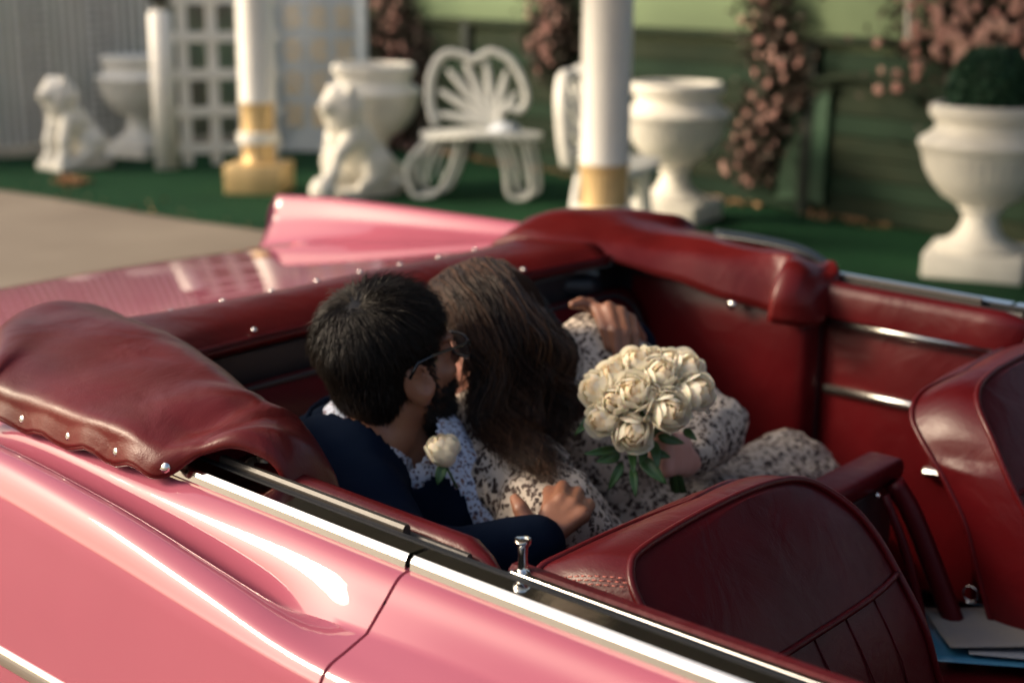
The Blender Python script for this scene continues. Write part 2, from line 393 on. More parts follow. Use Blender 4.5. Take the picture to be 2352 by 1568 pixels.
# ---- flowering vines on the wall
VLEAF = mat('vine_leaf', (.030, .032, .018), .7, col2=(.095, .052, .042), vscale=9)
BLOS = mat('pink_blossom', (.40, .19, .165), .7, col2=(.50, .31, .26), vscale=9)
def vine(px, label, nl=900, nbl=55, spread=.13, size=.030, off=.14):
    pts = cr([V((*wall_at(x, y, off), 0)) for x, y in px], 6)
    root = empty('flowering_vine', wp(pts[-1].x, 0, off), label, 'vine', 'flowering vines on the garden wall')
    L = lambda p: p - root.location
    lv, lf, bl = [], [], []
    tube('stem', [L(wp(p.x, p.y, off-.03)) for p in pts], .012, WOOD, root, n=5)
    for i in range(nl):
        q = random.choice(pts); p = L(wp(q.x+random.gauss(0, spread), q.y+random.gauss(0, spread*.8), off+random.gauss(0, .035))); k = len(lv); lv += leafquad(p, random.uniform(.018, .042)); lf.append((k, k+1, k+2, k+3))
    tag(mesh('leaves', lv, lf, VLEAF, root), kind='stuff')
    for i in range(nbl):
        q = random.choice(pts); p = L(wp(q.x+random.gauss(0, spread*.8), q.y+random.gauss(0, spread*.7), off+.05+random.random()*.04)); r = random.uniform(.6, 1)*size
        n0 = len(bl)
        for k in range(5):
            a = 2*math.pi*k/5+random.random(); cpt = p + (WD*math.cos(a)+V((0, 0, math.sin(a))))*r*.5 + WN*r*.2
            bl.append(sphere_data(cpt, (r*.5, r*.28, r*.5), Matrix.Rotation(ang+random.uniform(-.5, .5), 3, 'Z'), 6, 4))
    tag(joinmesh('blossoms', bl, BLOS, root), kind='stuff')
vine([(880, -40), (900, 60), (930, 130), (900, 220), (930, 300), (920, 370)], 'leafy vine with faded pink blossoms beside the lattice screen', 5200, 90, .17)
vine([(1265, -40), (1270, 60), (1255, 120)], 'short hanging vine of pale blossoms behind the butterfly bench', 2200, 70, .12)
vine([(1770, -40), (1760, 60), (1800, 140), (1790, 220), (1740, 300), (1720, 380)], 'long vine with loose pink blossoms hanging beside the flat green panel', 2300, 52, .12)
vine([(2130, 40), (2200, 30), (2260, 60), (2330, 40), (2380, 90)], 'broad cluster of pink blossoms above the clipped topiary ball', 1900, 150, .26, .038)
# hanging white tassel
tz = [wall_at(2085, y, .2) for y in (-60, 0, 70, 92)]
o = tube('hanging_rod', [wp(s, z, .2) for s, z in tz], [.012, .012, .014, .02], WHITEP); tag(o, 'thin white rod hanging down in front of the dark green wall', 'rod')
box('hanging_rod_hook', (0, 0, 0), (.05, .03, .03), WHITEP, o).location = wp(tz[0][0], tz[0][1]+.01, .2)

# ---- urns
UP = [(.0, .155), (.24, .155), (.245, .17), (.215, .19), (.15, .225), (.115, .28), (.10, .33), (.105, .365), (.135, .39), (.125, .405), (.16, .425), (.235, .47), (.30, .545), (.345, .63), (.368, .715), (.372, .735), (.385, .745), (.392, .775), (.378, .80), (.335, .825), (.305, .85), (.298, .885), (.315, .915), (.332, .925), (.34, .955), (.335, .985), (.315, 1.0), (.29, .995), (.275, .96), (.27, .90), (.0, .88)]
def urn(base, label, rz=.35, s=1.0):
    root = empty('garden_urn', base, label, 'urn', 'white garden urns', rz); root.scale = (s, s, s)
    v, f = lathe_data(UP, 72, flute=(.42, .72, .035)); mesh('bowl', v, f, WHITE, root, sharp=40)
    box('plinth', (0, 0, .078), (.56, .56, .152), WHITE, root, bev=.012)
    v, f = sphere_data((0, 0, .905), (.255, .255, .03)); mesh('soil', v, f, mat('soil', (.05, .035, .025), .9) if 'soil' not in MATS else MATS['soil'], root)
    return root
urnA = urn(atz(2240, 628, 0), 'white fluted garden urn planted with a clipped green topiary ball', .30, .925)
urnB = urn(atz(1545, 505, 0), 'white fluted garden urn, empty, standing behind the round white column', .2, .905)
urnC = urn(atz(862, 428, 0), 'white garden urn half hidden behind the lion with its raised paw', .3, .92)
urnD = urn(atz(322, 358, 0), 'white garden urn between the seated lion and the trellis post', .3, .87)
# topiary
TOP = mat('topiary_leaf', (.018, .07, .032), .6, col2=(.03, .10, .05), vscale=25)
tb = []
c0 = V((0, 0, 0))
lv, lf = [], []
for i in range(5200):
    d = V((random.gauss(0, 1), random.gauss(0, 1), random.gauss(0, 1))).normalized(); r = .235*(1+.05*noise.noise(d*4))*random.uniform(.9, 1.03)
    if d.z < -.55: continue
    k = len(lv); lv += leafquad(d*r, random.uniform(.010, .018)); lf.append((k, k+1, k+2, k+3))
tp = empty('topiary_ball', urnA.location + V((0, 0, 1.0)), 'clipped dark green topiary ball growing in the white urn', 'topiary')
tag(mesh('leaves', lv, lf, TOP, tp), kind='stuff')
v, f = sphere_data((0, 0, 0), .205); mesh('core', v, f, mat('topiary_core', (.012, .04, .02), .9), tp)
tube('stem', [(0, 0, -.13), (0, 0, 0)], .02, WOOD, tp)

# ---- columns
def column(base, label):
    root = empty('column', base, label, 'column', 'white columns with gold bases', .62)
    box('plinth', (0, 0, .11), (.42, .42, .212), GOLD, root, bev=.01)
    v, f = lathe_data([(0, .216), (.13, .216), (.13, .235), (.122, .245), (.122, .30), (.122, .36)], 40); mesh('gold_base', v, f, GOLD, root)
    v, f = lathe_data([(.118, .36), (.15, .362), (.152, .42), (.15, .44), (.115, .445)], 40); mesh('collar', v, f, WHITEP, root, sharp=40)
    v, f = lathe_data([(.118, .445), (.120, .45), (.120, .62), (.128, .63), (.128, .65), (.118, .655)], 48, flute=(.449, .621, .05)); mesh('gold_sleeve', v, f, GOLD, root, sharp=40)
    v, f = lathe_data([(.13, .655), (.13, .68), (.126, .69), (.124, 3.3)], 56, flute=(.69, 3.3, .03)); mesh('shaft', v, f, WHITEP, root, sharp=40)
    v, f = lathe_data([(.124, 3.3), (.16, 3.31), (.17, 3.36), (.20, 3.40), (.0, 3.40)], 40); mesh('capital', v, f, WHITEP, root, sharp=40)
    return root
column(atz(598, 440, 0), 'white fluted column with gold base beside the lattice screen')
c2 = pt(1390, 300, 7.15); c2.z = 0
column(c2, 'white fluted column with gold base between butterfly bench and empty urn')

# ---- trellis with post
def ground_dir(p, q): a, b = atz(*p, 0), atz(*q, 0); return a, b
A = atz(385, 388, 0); 
tr = empty('trellis', A, 'white square-grid garden trellis with a round left post', 'trellis')
TD = V((.2, 1, 0)).normalized(); TD = V((CR.x, CR.y, 0)).normalized()*.93 + V((CF.x, CF.y, 0)).normalized()*.37; TD.normalize()
tang = math.atan2(TD.y, TD.x)
tube('post', [(0, 0, 0), (0, 0, 1.25), (0, 0, 1.27)], [.10, .095, .06], WHITEP, tr, n=16)
FIN = mat('dark_bronze', (.03, .03, .02), .5)
v, f = sphere_data((0, 0, 1.40), .10); mesh('finial', v, f, FIN, tr)
for k in range(4): box('slat', TD*(.17+k*.238) + V((0, 0, .80)), (.085, .018, 1.55) if True else 0, WHITEP, tr, rz=tang)
for k in range(6): box('crossbar', TD*.50 + V((0, 0, .16+k*.30)) + V((TD.y, -TD.x, 0))*.022, (.92, .018, .085), WHITEP, tr, rz=tang)
# ---- white lattice screen (blue-white bars over cream panels)
Bp = atz(640, 352, 0); LD = V((CR.x, CR.y, 0)).normalized(); lang = math.atan2(LD.y, LD.x); LN = V((LD.y, -LD.x, 0))
ls = empty('lattice_screen', Bp, 'tall white lattice screen with rows of cream panes behind the column', 'screen')
CREAM = mat('cream_pane', (.80, .66, .46), .6, var=.08)
PALE = mat('pale_blue_white', (.66, .71, .74), .5, var=.06)
box('backing', LD*.38 + V((0, 0, 1.07)), (.78, .02, 2.1), PALE, ls, rz=lang)
for i in range(3):
    for j in range(6):
        box('pane', LD*(.16+i*.225) + V((0, 0, .34+j*.285)) + LN*.014, (.15, .012, .20), CREAM, ls, rz=lang)
DIA = []
for j in range(-6, 22):
    for sgn in (1, -1):
        u0, u1 = .02, .74; z0 = j*.13; z1 = z0 + .72*sgn
        p, q = LD*u0 + V((0, 0, z0)), LD*u1 + V((0, 0, z1))
        if max(z0, z1) > 2.1 or min(z0, z1) < .02: continue
        DIA.append(tube_data([p + LN*(.026 if sgn > 0 else .034), q + LN*(.026 if sgn > 0 else .034)], .007, 4))
tag(joinmesh('diagonal_lath', DIA, PALE, ls), kind='stuff')
for u in (-.02, .78): box('stile', LD*u + V((0, 0, 1.08)) + LN*.02, (.07, .07, 2.16), PALE, ls, rz=lang, bev=.005)
# ---- lace fence at the far left
lf0 = atz(-420, 385, 0); lf1 = atz(345, 345, 0); FD = (lf1-lf0).normalized(); fang = math.atan2(FD.y, FD.x); FN = V((FD.y, -FD.x, 0)); FL = (lf1-lf0).length + 1.6
lace = empty('lace_fence', lf0, 'tall white fence of thin bars and lacy panels behind the lions', 'fence')
box('kerb', FD*FL/2 + V((0, 0, .05)), (FL, .14, .10), mat('cream_kerb', (.55, .48, .36), .8, var=.15), lace, rz=fang, bev=.01)
LACE = mat('white_lace', (.78, .77, .72), .6, col2=(.60, .58, .54), vscale=22, detail=2)
k = 0; u = .05
while u < FL-1.45:
    box('bar', FD*u + V((0, 0, 1.12)), (.036, .022, 2.05), WHITEP, lace, rz=fang); u += .075
u = .62
hole = []
while u < FL-1.5:
    parts = []
    for i in range(4):
        for j in range(29):
            th = []
            for q in range(8):
                a = 2*math.pi*q/8; th.append(FD*(u-.10+i*.067+.026*math.cos(a)) + V((0, 0, .16+j*.068+.026*math.sin(a))) + FN*.03)
            parts.append(tube_data(th, .009, 4, closed=True))
    lp = joinmesh('lace_panel', parts, LACE, lace); tag(lp, kind='stuff')
    u += .58
bw = empty('brick_red_wall', lf0 - FN*.5, 'weathered red-brown wall with green patches behind the lacy fence', 'wall')
RW = mat('red_brown_wall', (.24, .15, .12), .85, col2=(.25, .32, .20), vscale=.9, bump=.3, bscale=10, detail=5)
box('wall_slab', FD*FL/2 + V((0, 0, 1.05)), (FL+2, .12, 2.1), RW, bw, rz=fang)
box('coping', FD*FL/2 + V((0, 0, 2.14)), (FL+2, .18, .07), RW, bw, rz=fang)

# ---- lions
def lion(base, face, label, paw=False, sc=1.0):
    root = empty('lion_statue', base, label, 'statue', 'white lion statues', math.atan2(face.y, face.x))
    root.scale = (sc, sc, sc)
    P = []
    P += limb([((-.17, 0, .24), .15), ((-.02, 0, .42), .145), ((.07, 0, .55), .125)])            # trunk
    P += limb([((.10, 0, .60), .13), ((.12, 0, .70), .125)])                                       # neck / mane
    P += [ell((.10, 0, .66), (.155, .165, .175)), ell((.17, 0, .72), (.105, .10, .105)), ell((.265, 0, .69), (.06, .062, .05)), ell((.25, 0, .655), (.05, .05, .035))]
    P += [ell((.12, s*.11, .81), (.035, .03, .04)) for s in (1, -1)]
    for s in (1, -1):
        if paw and s == 1: P += limb([((.10, s*.10, .46), .07), ((.24, s*.11, .36), .055), ((.30, s*.10, .22), .05), ((.36, s*.10, .16), .055)])
        else: P += limb([((.09, s*.10, .46), .075), ((.16, s*.10, .28), .055), ((.16, s*.10, .12), .05), ((.21, s*.10, .10), .055)])
        P += [ell((-.14, s*.13, .22), (.15, .08, .14))] + limb([((-.05, s*.15, .13), .06), ((.05, s*.15, .10), .05)])
    P += limb([((-.30, 0, .12), .035), ((-.34, .12, .10), .03), ((-.24, .22, .11), .045)])
    P += [boxp((-.02, 0, .045), (.58, .36, .07))]
    def mane(co):
        r = (co-V((.08, 0, .64))).length
        return .016*noise.noise(co*26)*(1 if r < .25 and co.x < .19 else .25)
    blob('body', P, WHITE, root, .011, 1, mane, .03)
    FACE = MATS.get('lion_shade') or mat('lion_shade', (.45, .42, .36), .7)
    for s in (1, -1):
        v, f = sphere_data((.255, s*.045, .735), .012, None, 8, 6); mesh('eye', v, f, FACE, root)
    v, f = sphere_data((.318, 0, .705), (.014, .024, .016), None, 8, 6); mesh('nose', v, f, FACE, root)
    v, f = tube_data([(.30, -.035, .662), (.315, 0, .668), (.30, .035, .662)], .006, 5); mesh('mouth', v, f, FACE, root)
    if paw:
        v, f = sphere_data((.40, .10, .10), .10, None, 20, 14); mesh('ball', v, f, WHITE, root)
    return root
tocam = -V((CF.x, CF.y, 0)).normalized(); rt = V((CR.x, CR.y, 0)).normalized()
lion(atz(170, 388, 0), (tocam*.8 - rt*.6), 'white plaster lion seated upright beside the lacy fence', False, .89)
lion(atz(815, 452, 0), (tocam*.75 - rt*.66), 'white plaster lion with one paw on a ball, seated by the gold-based column', True, .96)

# ---- butterfly bench and chair
def butterfly(base, rz, label, name, s=1.0):
    root = empty(name, base, label, 'bench' if 'bench' in name else 'chair', None, rz); root.scale = (s, s, s)
    k = .00300; ox, oy = 1130, 465
    def L(px, y=0.0): return [V(((x-ox)*k, y + .10*max(0, (oy-yy)*k-.45), (oy-yy)*k)) for x, yy in px]
    O = L([(1008, 300), (992, 240), (998, 170), (1030, 128), (1075, 132), (1100, 142), (1140, 122), (1185, 140), (1215, 185), (1228, 230), (1212, 258), (1185, 250), (1165, 262), (1160, 298)])
    tube('wing_frame', cr(O, 5), .050, IRON, root, flat=(1, .55))
    hub = L([(1150, 296)])[0]
    for tip in ((1012, 270), (1015, 215), (1035, 165), (1078, 150), (1128, 142), (1178, 165), (1205, 215)):
        t = L([tip])[0]; tube('wing_spoke', cr([hub, hub.lerp(t, .5) + V((0, -.01, .01)), t], 4), [.018+.014*math.sin(i/8*3.1) for i in range(9)], IRON, root, n=6)
    seat = [V((x, y, .475 + .012*math.cos(x*8))) for x, y in [(.44*math.cos(a)*(.9+.1*math.cos(2*a)) , -.22+.24*math.sin(a)) for a in [2*math.pi*i/28 for i in range(28)]]]
    n = len(seat); vs = [p + V((0, 0, .018)) for p in seat] + [p - V((0, 0, .022)) for p in seat]
    fs = [tuple(range(n)), tuple(range(2*n-1, n-1, -1))] + [(i, (i+1) % n, n+(i+1) % n, n+i) for i in range(n)]
    mesh('seat', vs, [tuple(reversed(f)) for f in fs], IRON, root, sharp=40)
    for cx, cy, lean in ((-.27, -.30, -.13), (.20, -.30, .10), (-.24, -.06, -.12), (.22, -.06, .12)):
        lp = [(cx-.09, cy, .455), (cx-.12+lean, cy-.01, .25), (cx-.09+lean, cy-.02, .06), (cx+lean, cy-.02, .028), (cx+.09+lean*.8, cy-.02, .08), (cx+.12+lean*.3, cy-.01, .28), (cx+.11, cy, .455)]
        tube('leg', cr(lp, 5), .027, IRON, root, flat=(1, .7))
        tube('leg_scroll', cr([(cx-.02, cy, .45), (cx+lean*.6-.02, cy-.01, .26), (cx+lean*.8, cy-.015, .12)], 5), .014, IRON, root, n=6)
    return root
camang = math.atan2(rt.y, rt.x)
bn = butterfly(atz(1115, 448, 0), camang-.12, 'white cast-iron butterfly bench standing on the green turf', 'garden_bench', 1.0)
butterfly(pt(1345, 330, 8.6)*1.0 - V((0, 0, pt(1345, 330, 8.6).z)), camang+1.25, 'white cast-iron butterfly chair turned sideways behind the round column', 'garden_chair', 1.0)
cl = joinmesh('folded_cloth', [box_data((0, 0, .012), (.20, .14, .02), .3), box_data((.01, .0, .033), (.17, .12, .02), .15), box_data((.0, .01, .052), (.13, .10, .016), .5)], mat('pale_blue_cloth', (.60, .65, .72), .8)); cl.location = bn.matrix_basis @ V((.17, -.25, .495)); tag(cl, 'small folded pale cloth lying on the seat of the butterfly bench', 'cloth')

# ================================================================== CAR
car = empty('convertible_car', (0, 0, 0), 'pink finned open convertible with red leather interior parked on the drive', 'car')
# side section: 11 control points (|y|, z) from belt/deck edge down to the sill, per station x
SEC = [
 (-2.36, (.79, .755, .815, .755, .855, .76, .915, .83, .948, .895, .972, .885, .995, .82, 1.005, .70, 1.00, .58, .97, .42, .90, .30)),
 (-2.10, (.80, .805, .825, .803, .862, .805, .915, .86, .948, .915, .975, .905, 1.00, .84, 1.012, .72, 1.01, .60, .985, .42, .92, .28)),
 (-1.60, (.81, .870, .84, .867, .870, .865, .92, .885, .953, .925, .982, .912, 1.008, .85, 1.018, .73, 1.018, .60, .995, .40, .93, .26)),
 (-1.15, (.845, .920, .87, .912, .893, .895, .925, .905, .958, .930, .988, .915, 1.012, .865, 1.02, .74, 1.022, .60, 1.0, .38, .93, .25)),
 (-.75,  (.868, .938, .888, .936, .910, .928, .922, .898, .955, .930, .986, .926, 1.008, .885, 1.02, .74, 1.022, .60, 1.0, .38, .93, .25)),
 (-.45,  (.869, .934, .890, .930, .912, .912, .924, .868, .958, .913, .990, .906, 1.010, .868, 1.02, .74, 1.022, .60, 1.0, .38, .93, .25)),
 (-.22,  (.869, .930, .890, .925, .914, .897, .930, .850, .962, .886, .995, .878, 1.012, .850, 1.02, .74, 1.022, .60, 1.0, .38, .93, .25)),
 (-.05,  (.869, .927, .890, .922, .914, .898, .940, .868, .968, .864, .998, .856, 1.012, .838, 1.02, .74, 1.022, .60, 1.0, .38, .93, .25)),
 (.15,   (.869, .925, .890, .920, .914, .898, .940, .880, .970, .868, .998, .852, 1.011, .832, 1.02, .74, 1.022, .60, 1.0, .38, .93, .25)),
 (.60,   (.869, .925, .893, .914, .914, .894, .942, .880, .970, .868, .998, .850, 1.010, .822, 1.02, .74, 1.022, .60, 1.0, .38, .93, .25)),
 (1.30,  (.855, .930, .885, .922, .910, .903, .940, .885, .970, .868, .998, .850, 1.010, .822, 1.02, .74, 1.022, .60, 1.0, .38, .93, .25)),
 (2.20,  (.82, .925, .86, .925, .895, .915, .93, .90, .965, .88, .99, .85, 1.003, .82, 1.01, .74, 1.01, .60, .99, .40, .93, .28)),
 (2.95,  (.74, .86, .80, .87, .85, .87, .90, .86, .94, .84, .965, .81, .975, .78, .98, .70, .975, .58, .95, .42, .90, .32)),
]
def sec_pts(x, sgn):
    t = interp(SEC, x); P = [V((x, sgn*t[2*i], t[2*i+1])) for i in range(11)]
    Q = cr(P[:4], 6)[:-1] + cr(P[3:7], 6)[:-1] + cr(P[6:], 6)
    if x < -1.9:
        k = (-1.9-x)/.46
        for p in Q:
            if p.z > .74: p.x -= (p.z-.76)*.30*k
    return Q
def side_panel(name, x0, x1, sgn, n, lip0=True, lip1=True):
    rows = []
    xs = [lerp(x0, x1, i/n) for i in range(n+1)]
    for x in xs: rows.append(sec_pts(x, sgn))
    def lip(r, d, inn): return [V((p.x+d, p.y - sgn*inn*(1 if p.z < .9 else .3), p.z - inn*.9)) for p in r]
    if lip0: rows = [lip(rows[0], 0, .03), lip(rows[0], -.0006, .0015)] + rows
    if lip1: rows = rows + [lip(rows[-1], .0006, .0015), lip(rows[-1], 0, .03)]
    vs, fs = grid(rows)
    if sgn < 0: fs = [tuple(reversed(f)) for f in fs]
    return mesh(name, vs, [tuple(reversed(f)) for f in fs], PINK, car, sharp=38)
for sgn in (-1, 1):
    side_panel('rear_quarter', -2.36, -.0035, sgn, 80, lip0=True)
    d = side_panel('door', .0015, 1.30, sgn, 24)
    side_panel('front_fender', 1.312, 2.95, sgn, 24)
    # dark inner jamb behind the shut line
    for xx in (-.001, 1.306):
        sp = sec_pts(xx, sgn); box_rows = [[V((p.x+dx, p.y - sgn*.022, p.z-.020)) for p in sp] for dx in (-.02, .02)]
        vs, fs = grid(box_rows); mesh('door_jamb', vs, fs, BLACK, car)
# chrome belt mouldings
def extr(name, prof, x0, x1, sgn, mt, n=10, dy=None, parent=None, sharp=35, cap=True):
    """extrude a (|y|, z) profile along the belt"""
    rows = []
    for i in range(n+1):
        x = lerp(x0, x1, i/n); b = interp(SEC, x); bz = b[1]; by = b[0]
        rows.append([V((x, sgn*(by+p[0]), bz+p[1])) for p in prof])
    vs, fs = grid(rows, True)
    if cap: m_ = len(prof); fs.append(tuple(range(m_))); fs.append(tuple(reversed(range(n*m_, (n+1)*m_))))
    o = mesh(name, vs, fs, mt, parent or car, sharp=sharp)
    bm = bmesh.new(); bm.from_mesh(o.data); bmesh.ops.recalc_face_normals(bm, faces=bm.faces); bm.to_mesh(o.data); bm.free()
    return o
BELT = [(.006, -.004), (.008, .002), (.006, .010), (.0035, .0145), (.000, .0172), (-.026, .0165), (-.029, .014), (-.029, .0), (-.0, -.006)]
for sgn in (-1, 1):
    extr('belt_moulding', BELT, -.47, -.005, sgn, CHROME, 10, sharp=14)
    extr('belt_moulding', BELT, .003, 1.30, sgn, CHROME, 20, sharp=14)
    # window slot: felt, slot floor, inner garnish chrome, padded rail
    extr('window_felt', [(-.030, .010), (-.030, .017), (-.038, .017), (-.038, .010)], -.47, 1.30, sgn, BLACK, 20)
    extr('window_slot', [(-.039, -.03), (-.039, -.022), (-.052, -.022), (-.052, -.03)], -.47, 1.30, sgn, BLACK, 20)
    extr('garnish_moulding', [(-.053, -.02), (-.053, .006), (-.055, .009), (-.063, .009), (-.066, .005), (-.066, -.02)], .10, 1.30, sgn, CHROME, 20)
    extr('garnish_moulding', [(-.053, -.02), (-.053, .008), (-.055, .010), (-.060, .010), (-.062, .007), (-.062, -.02)], -.40, .035, sgn, DKM, 10)
    # top of the lowered quarter window
    wf = extr('quarter_window_frame', [(-.040, -.02), (-.040, .020), (-.043, .024), (-.049, .024), (-.052, .020), (-.052, -.02)], -.40, -.055, sgn, DKM, 8)
    # padded red rails
    pr = [(-.067, -.06), (-.067, .004), (-.074, .013), (-.090, .015), (-.104, .006), (-.110, -.012), (-.110, -.06)]
    rows = []
    for i in range(15):
        x = lerp(-.40, .075, i/14); b = interp(SEC, x); k = 1 - smooths((x-.015)/.06); 
        rows.append([V((x, sgn*(b[0]-.0655+(p[0]+.0655)*(.25+.75*k)), b[1]-.02+(p[1]+.02)*(.3+.7*k))) for p in pr])
    vs, fs = grid(rows, True); fs += [tuple(range(7)), tuple(range(14*7, 15*7))]
    o = mesh('armrest_pad', vs, fs, LEA, car, sharp=60)
    extr('door_pad', [(-.067, -.06), (-.067, .002), (-.074, .008), (-.086, .008), (-.098, -.002), (-.102, -.014), (-.102, -.06)], .085, 1.28, sgn, LEA, 20)
# lock knob on each door
for sgn in (-1, 1):
    base = V((.105, sgn*.800, .928))
    kb = mesh('lock_knob', *lathe_data([(0, -.01), (.011, -.01), (.011, .003), (.0075, .005), (.0058, .008), (.0052, .022), (.0058, .034), (.0088, .037), (.0096, .040), (.0092, .0425), (.006, .043), (.0055, .0415), (0, .0412)], 20), CHROME, car, sharp=40); kb.location = base
    mesh('knob_washer', *lathe_data([(.0175, -.006), (.0175, .001), (.016, .0022), (.010, .0022)], 20), CHROME, kb)
# side spear
for sgn in (-1, 1):
    pth = []
    for i in range(30):
        x = lerp(-2.2, 1.28, i/29); s = interp(SEC, x); pth.append(V((x, sgn*(1.022 if x > -1.5 else lerp(1.022, 1.016, (-1.5-x)/.7)), .655)))
    tube('side_spear', pth, .016, CHROME, car, n=10, flat=(.55, 1))
# trunk lid and rear deck
rows = []
for i in range(26):
    x = lerp(-1.02, -2.17, i/25); row = []
    for j in range(21):
        u = j/20*2-1; s = interp(SEC, x); z = s[1] + .028*(1-u*u) - (.05*smooths((-2.04-x)/.14)); row.append(V((x, u*(s[0]+.004), z)))
    rows.append(row)
rows.append([V((-2.19, p.y, p.z-.05)) for p in rows[-1]]); rows.append([V((-2.21, p.y, .45)) for p in rows[-1]])
vs, fs = grid(rows); mesh('trunk_lid', vs, [tuple(reversed(f)) for f in fs], PINK, car)
for sgn in (-1, 1):
    rows = []
    for i in range(7):
        x = lerp(-1.03, -.78, i/6); b_ = interp(SEC, x); rows.append([V((x, sgn*lerp(b_[0]+.004, .745, j/6), b_[1]-.012*(j/6))) for j in range(7)])
    vs, fs = grid(rows); mesh('deck_corner', vs, fs if sgn > 0 else [tuple(reversed(f)) for f in fs], PINK, car)
rb = tube('rear_bumper', cr([(-2.30, -.97, .42), (-2.42, -.80, .42), (-2.45, 0, .42), (-2.42, .80, .42), (-2.30, .97, .42)], 6), .075, CHROME, car, n=12, flat=(1, .8))
for sgn in (-1, 1):
    for dz in (-.035, .035):
        mesh('bullet_light', *caps_data((-2.28, sgn*.985, .775+dz), .028, (-2.36, sgn*.985, .775+dz), .016), LENS, car)
# hood, cowl, front
rows = []
for i in range(14):
    x = lerp(1.32, 2.98, i/13); row = []
    for j in range(17):
        u = j/16*2-1; s = interp(SEC, x); row.append(V((x, u*(s[0]+.004), s[1] + .03*(1-u*u) - .10*smooths((x-2.8)/.18))))
    rows.append(row)
rows.append([V((3.0, p.y, .45)) for p in rows[-1]])
vs, fs = grid(rows); mesh('hood', vs, fs, PINK, car)
tube('front_bumper', cr([(2.75, -.95, .42), (3.05, -.80, .42), (3.10, 0, .42), (3.05, .80, .42), (2.75, .95, .42)], 6), .08, CHROME, car, n=12)
for sgn in (-1, 1):
    for yy in (.62, .80): mesh('headlight', *sphere_data((2.97, sgn*yy, .66), (.05, .085, .085)), CHROMED, car)
    for xx in (-1.05, 2.2):
        wh = mesh('wheel', *lathe_data([(0, -.05), (.15, -.06), (.20, -.10), (.33, -.10), (.36, -.07), (.365, 0), (.36, .07), (.33, .10), (.20, .10), (.15, .06), (0, .05)], 32), TYRE, car); wh.rotation_euler = (rad(90), 0, 0); wh.location = (xx, sgn*.86, .365)
        mesh('hubcap', *lathe_data([(.20, .105), (.16, .12), (.08, .135), (0, .14)] if sgn < 0 else [(.20, -.105), (.16, -.12), (.08, -.135), (0, -.14)], 24), CHROME, wh)
# dashboard and steering wheel ahead of the front seat
surf('dashboard', [[(1.34, y, .90), (1.22, y, .93), (1.05, y, .90), (1.02, y, .82), (1.10, y, .68), (1.15, y, .55)] for y in (-.79, -.4, 0, .4, .79)], LEAD, car)
GLS = mat('windshield_glass', (1, 1, 1), .0, spec=.5); GLS.node_tree.nodes['Principled BSDF'].inputs['Alpha'].default_value = .07
ws = [[V((1.62+.0*k-.30*k*abs(u)**2-.55*k*(1-0)*.35 - .42*abs(u)**3, u*.82, .94+.42*k)) for u in [j/14*2-1 for j in range(15)]] for k in [i/5 for i in range(6)]]
vs, fs = grid(ws); mesh('windshield', vs, fs, GLS, car)
tube('windshield_frame', ws[-1], .016, CHROME, car); 
sw = tube('steering_wheel', [(.83+.08*math.sin(a)*.0+.06*math.cos(a), .38+.20*math.sin(a), .86+.19*math.cos(a)) for a in [2*math.pi*i/32 for i in range(32)]], .011, WHITEP, car, closed=True)
tube('column_shaft', [(1.12, .38, .78), (.84, .38, .86)], .025, CHROMED, sw)
# floor and sills
box('floor', (.1, 0, .24), (2.6, 1.84, .04), BLACK, car)
box('cowl_bulkhead', (1.30, 0, .55), (.03, 1.66, .6), BLACK, car)

# ---- inner side trim (both sides)
for sgn in (-1, 1):
    def ip(y, xz, off=0): return [V((x, sgn*(y-off), z)) for x, z in xz]
    # quarter trim panel, front of the boot
    box('quarter_trim', (-.195, sgn*.805, .60), (.39, .03, .60), LEA, car, bev=.012)
    box('quarter_trim_pad', (-.195, sgn*.797, .890), (.385, .035, .05), LEA, car, bev=.016, seg=3)
    tube('trim_strip', [(-.375, sgn*.773, .858), (-.005, sgn*.773, .858)], .0105, ALU, car, n=10, flat=(.6, 1))
    tube('trim_strip', [(-.375, sgn*.782, .708), (-.005, sgn*.782, .708)], .0105, ALU, car, n=10, flat=(.6, 1))
    box('door_trim', (.62, sgn*.81, .58), (1.20, .03, .58), LEA, car, bev=.012)
    box('door_trim_pad', (.62, sgn*.797, .872), (1.18, .035, .06), LEA, car, bev=.016, seg=3)
    tube('trim_strip', [(.05, sgn*.785, .835), (1.18, sgn*.785, .835)], .0105, CHROME, car, n=10, flat=(.6, 1))
    v, f = caps_data((-.12, sgn*.775, .575), .012, (-.03, sgn*.775, .580), .012); mesh('door_pull', v, f, CHROME, car)
    # side wall of the rear compartment, behind the trim panel
    rows = []
    for z, bul in ((.30, 0), (.50, .004), (.70, .008), (.84, .006), (.90, -.01)):
        rows.append([V((-.385, sgn*.800, z)), V((-.395, sgn*(.770-bul), z)), V((-.43, sgn*(.745-bul), z)), V((-.55, sgn*(.735-bul), z)), V((-.70, sgn*(.730-bul), z)), V((-.86, sgn*.728, z))])
    surf('rear_side_wall', rows, LEA, car, 4, 3)
    box('trim_gap', (-.391, sgn*.80, .58), (.006, .05, .58), BLACK, car)
    for z in (.845, .80, .64):
        mesh('trim_screw', *sphere_data((-.405, sgn*.772, z), (.006, .005, .006), None, 10, 6), CHROME, car)

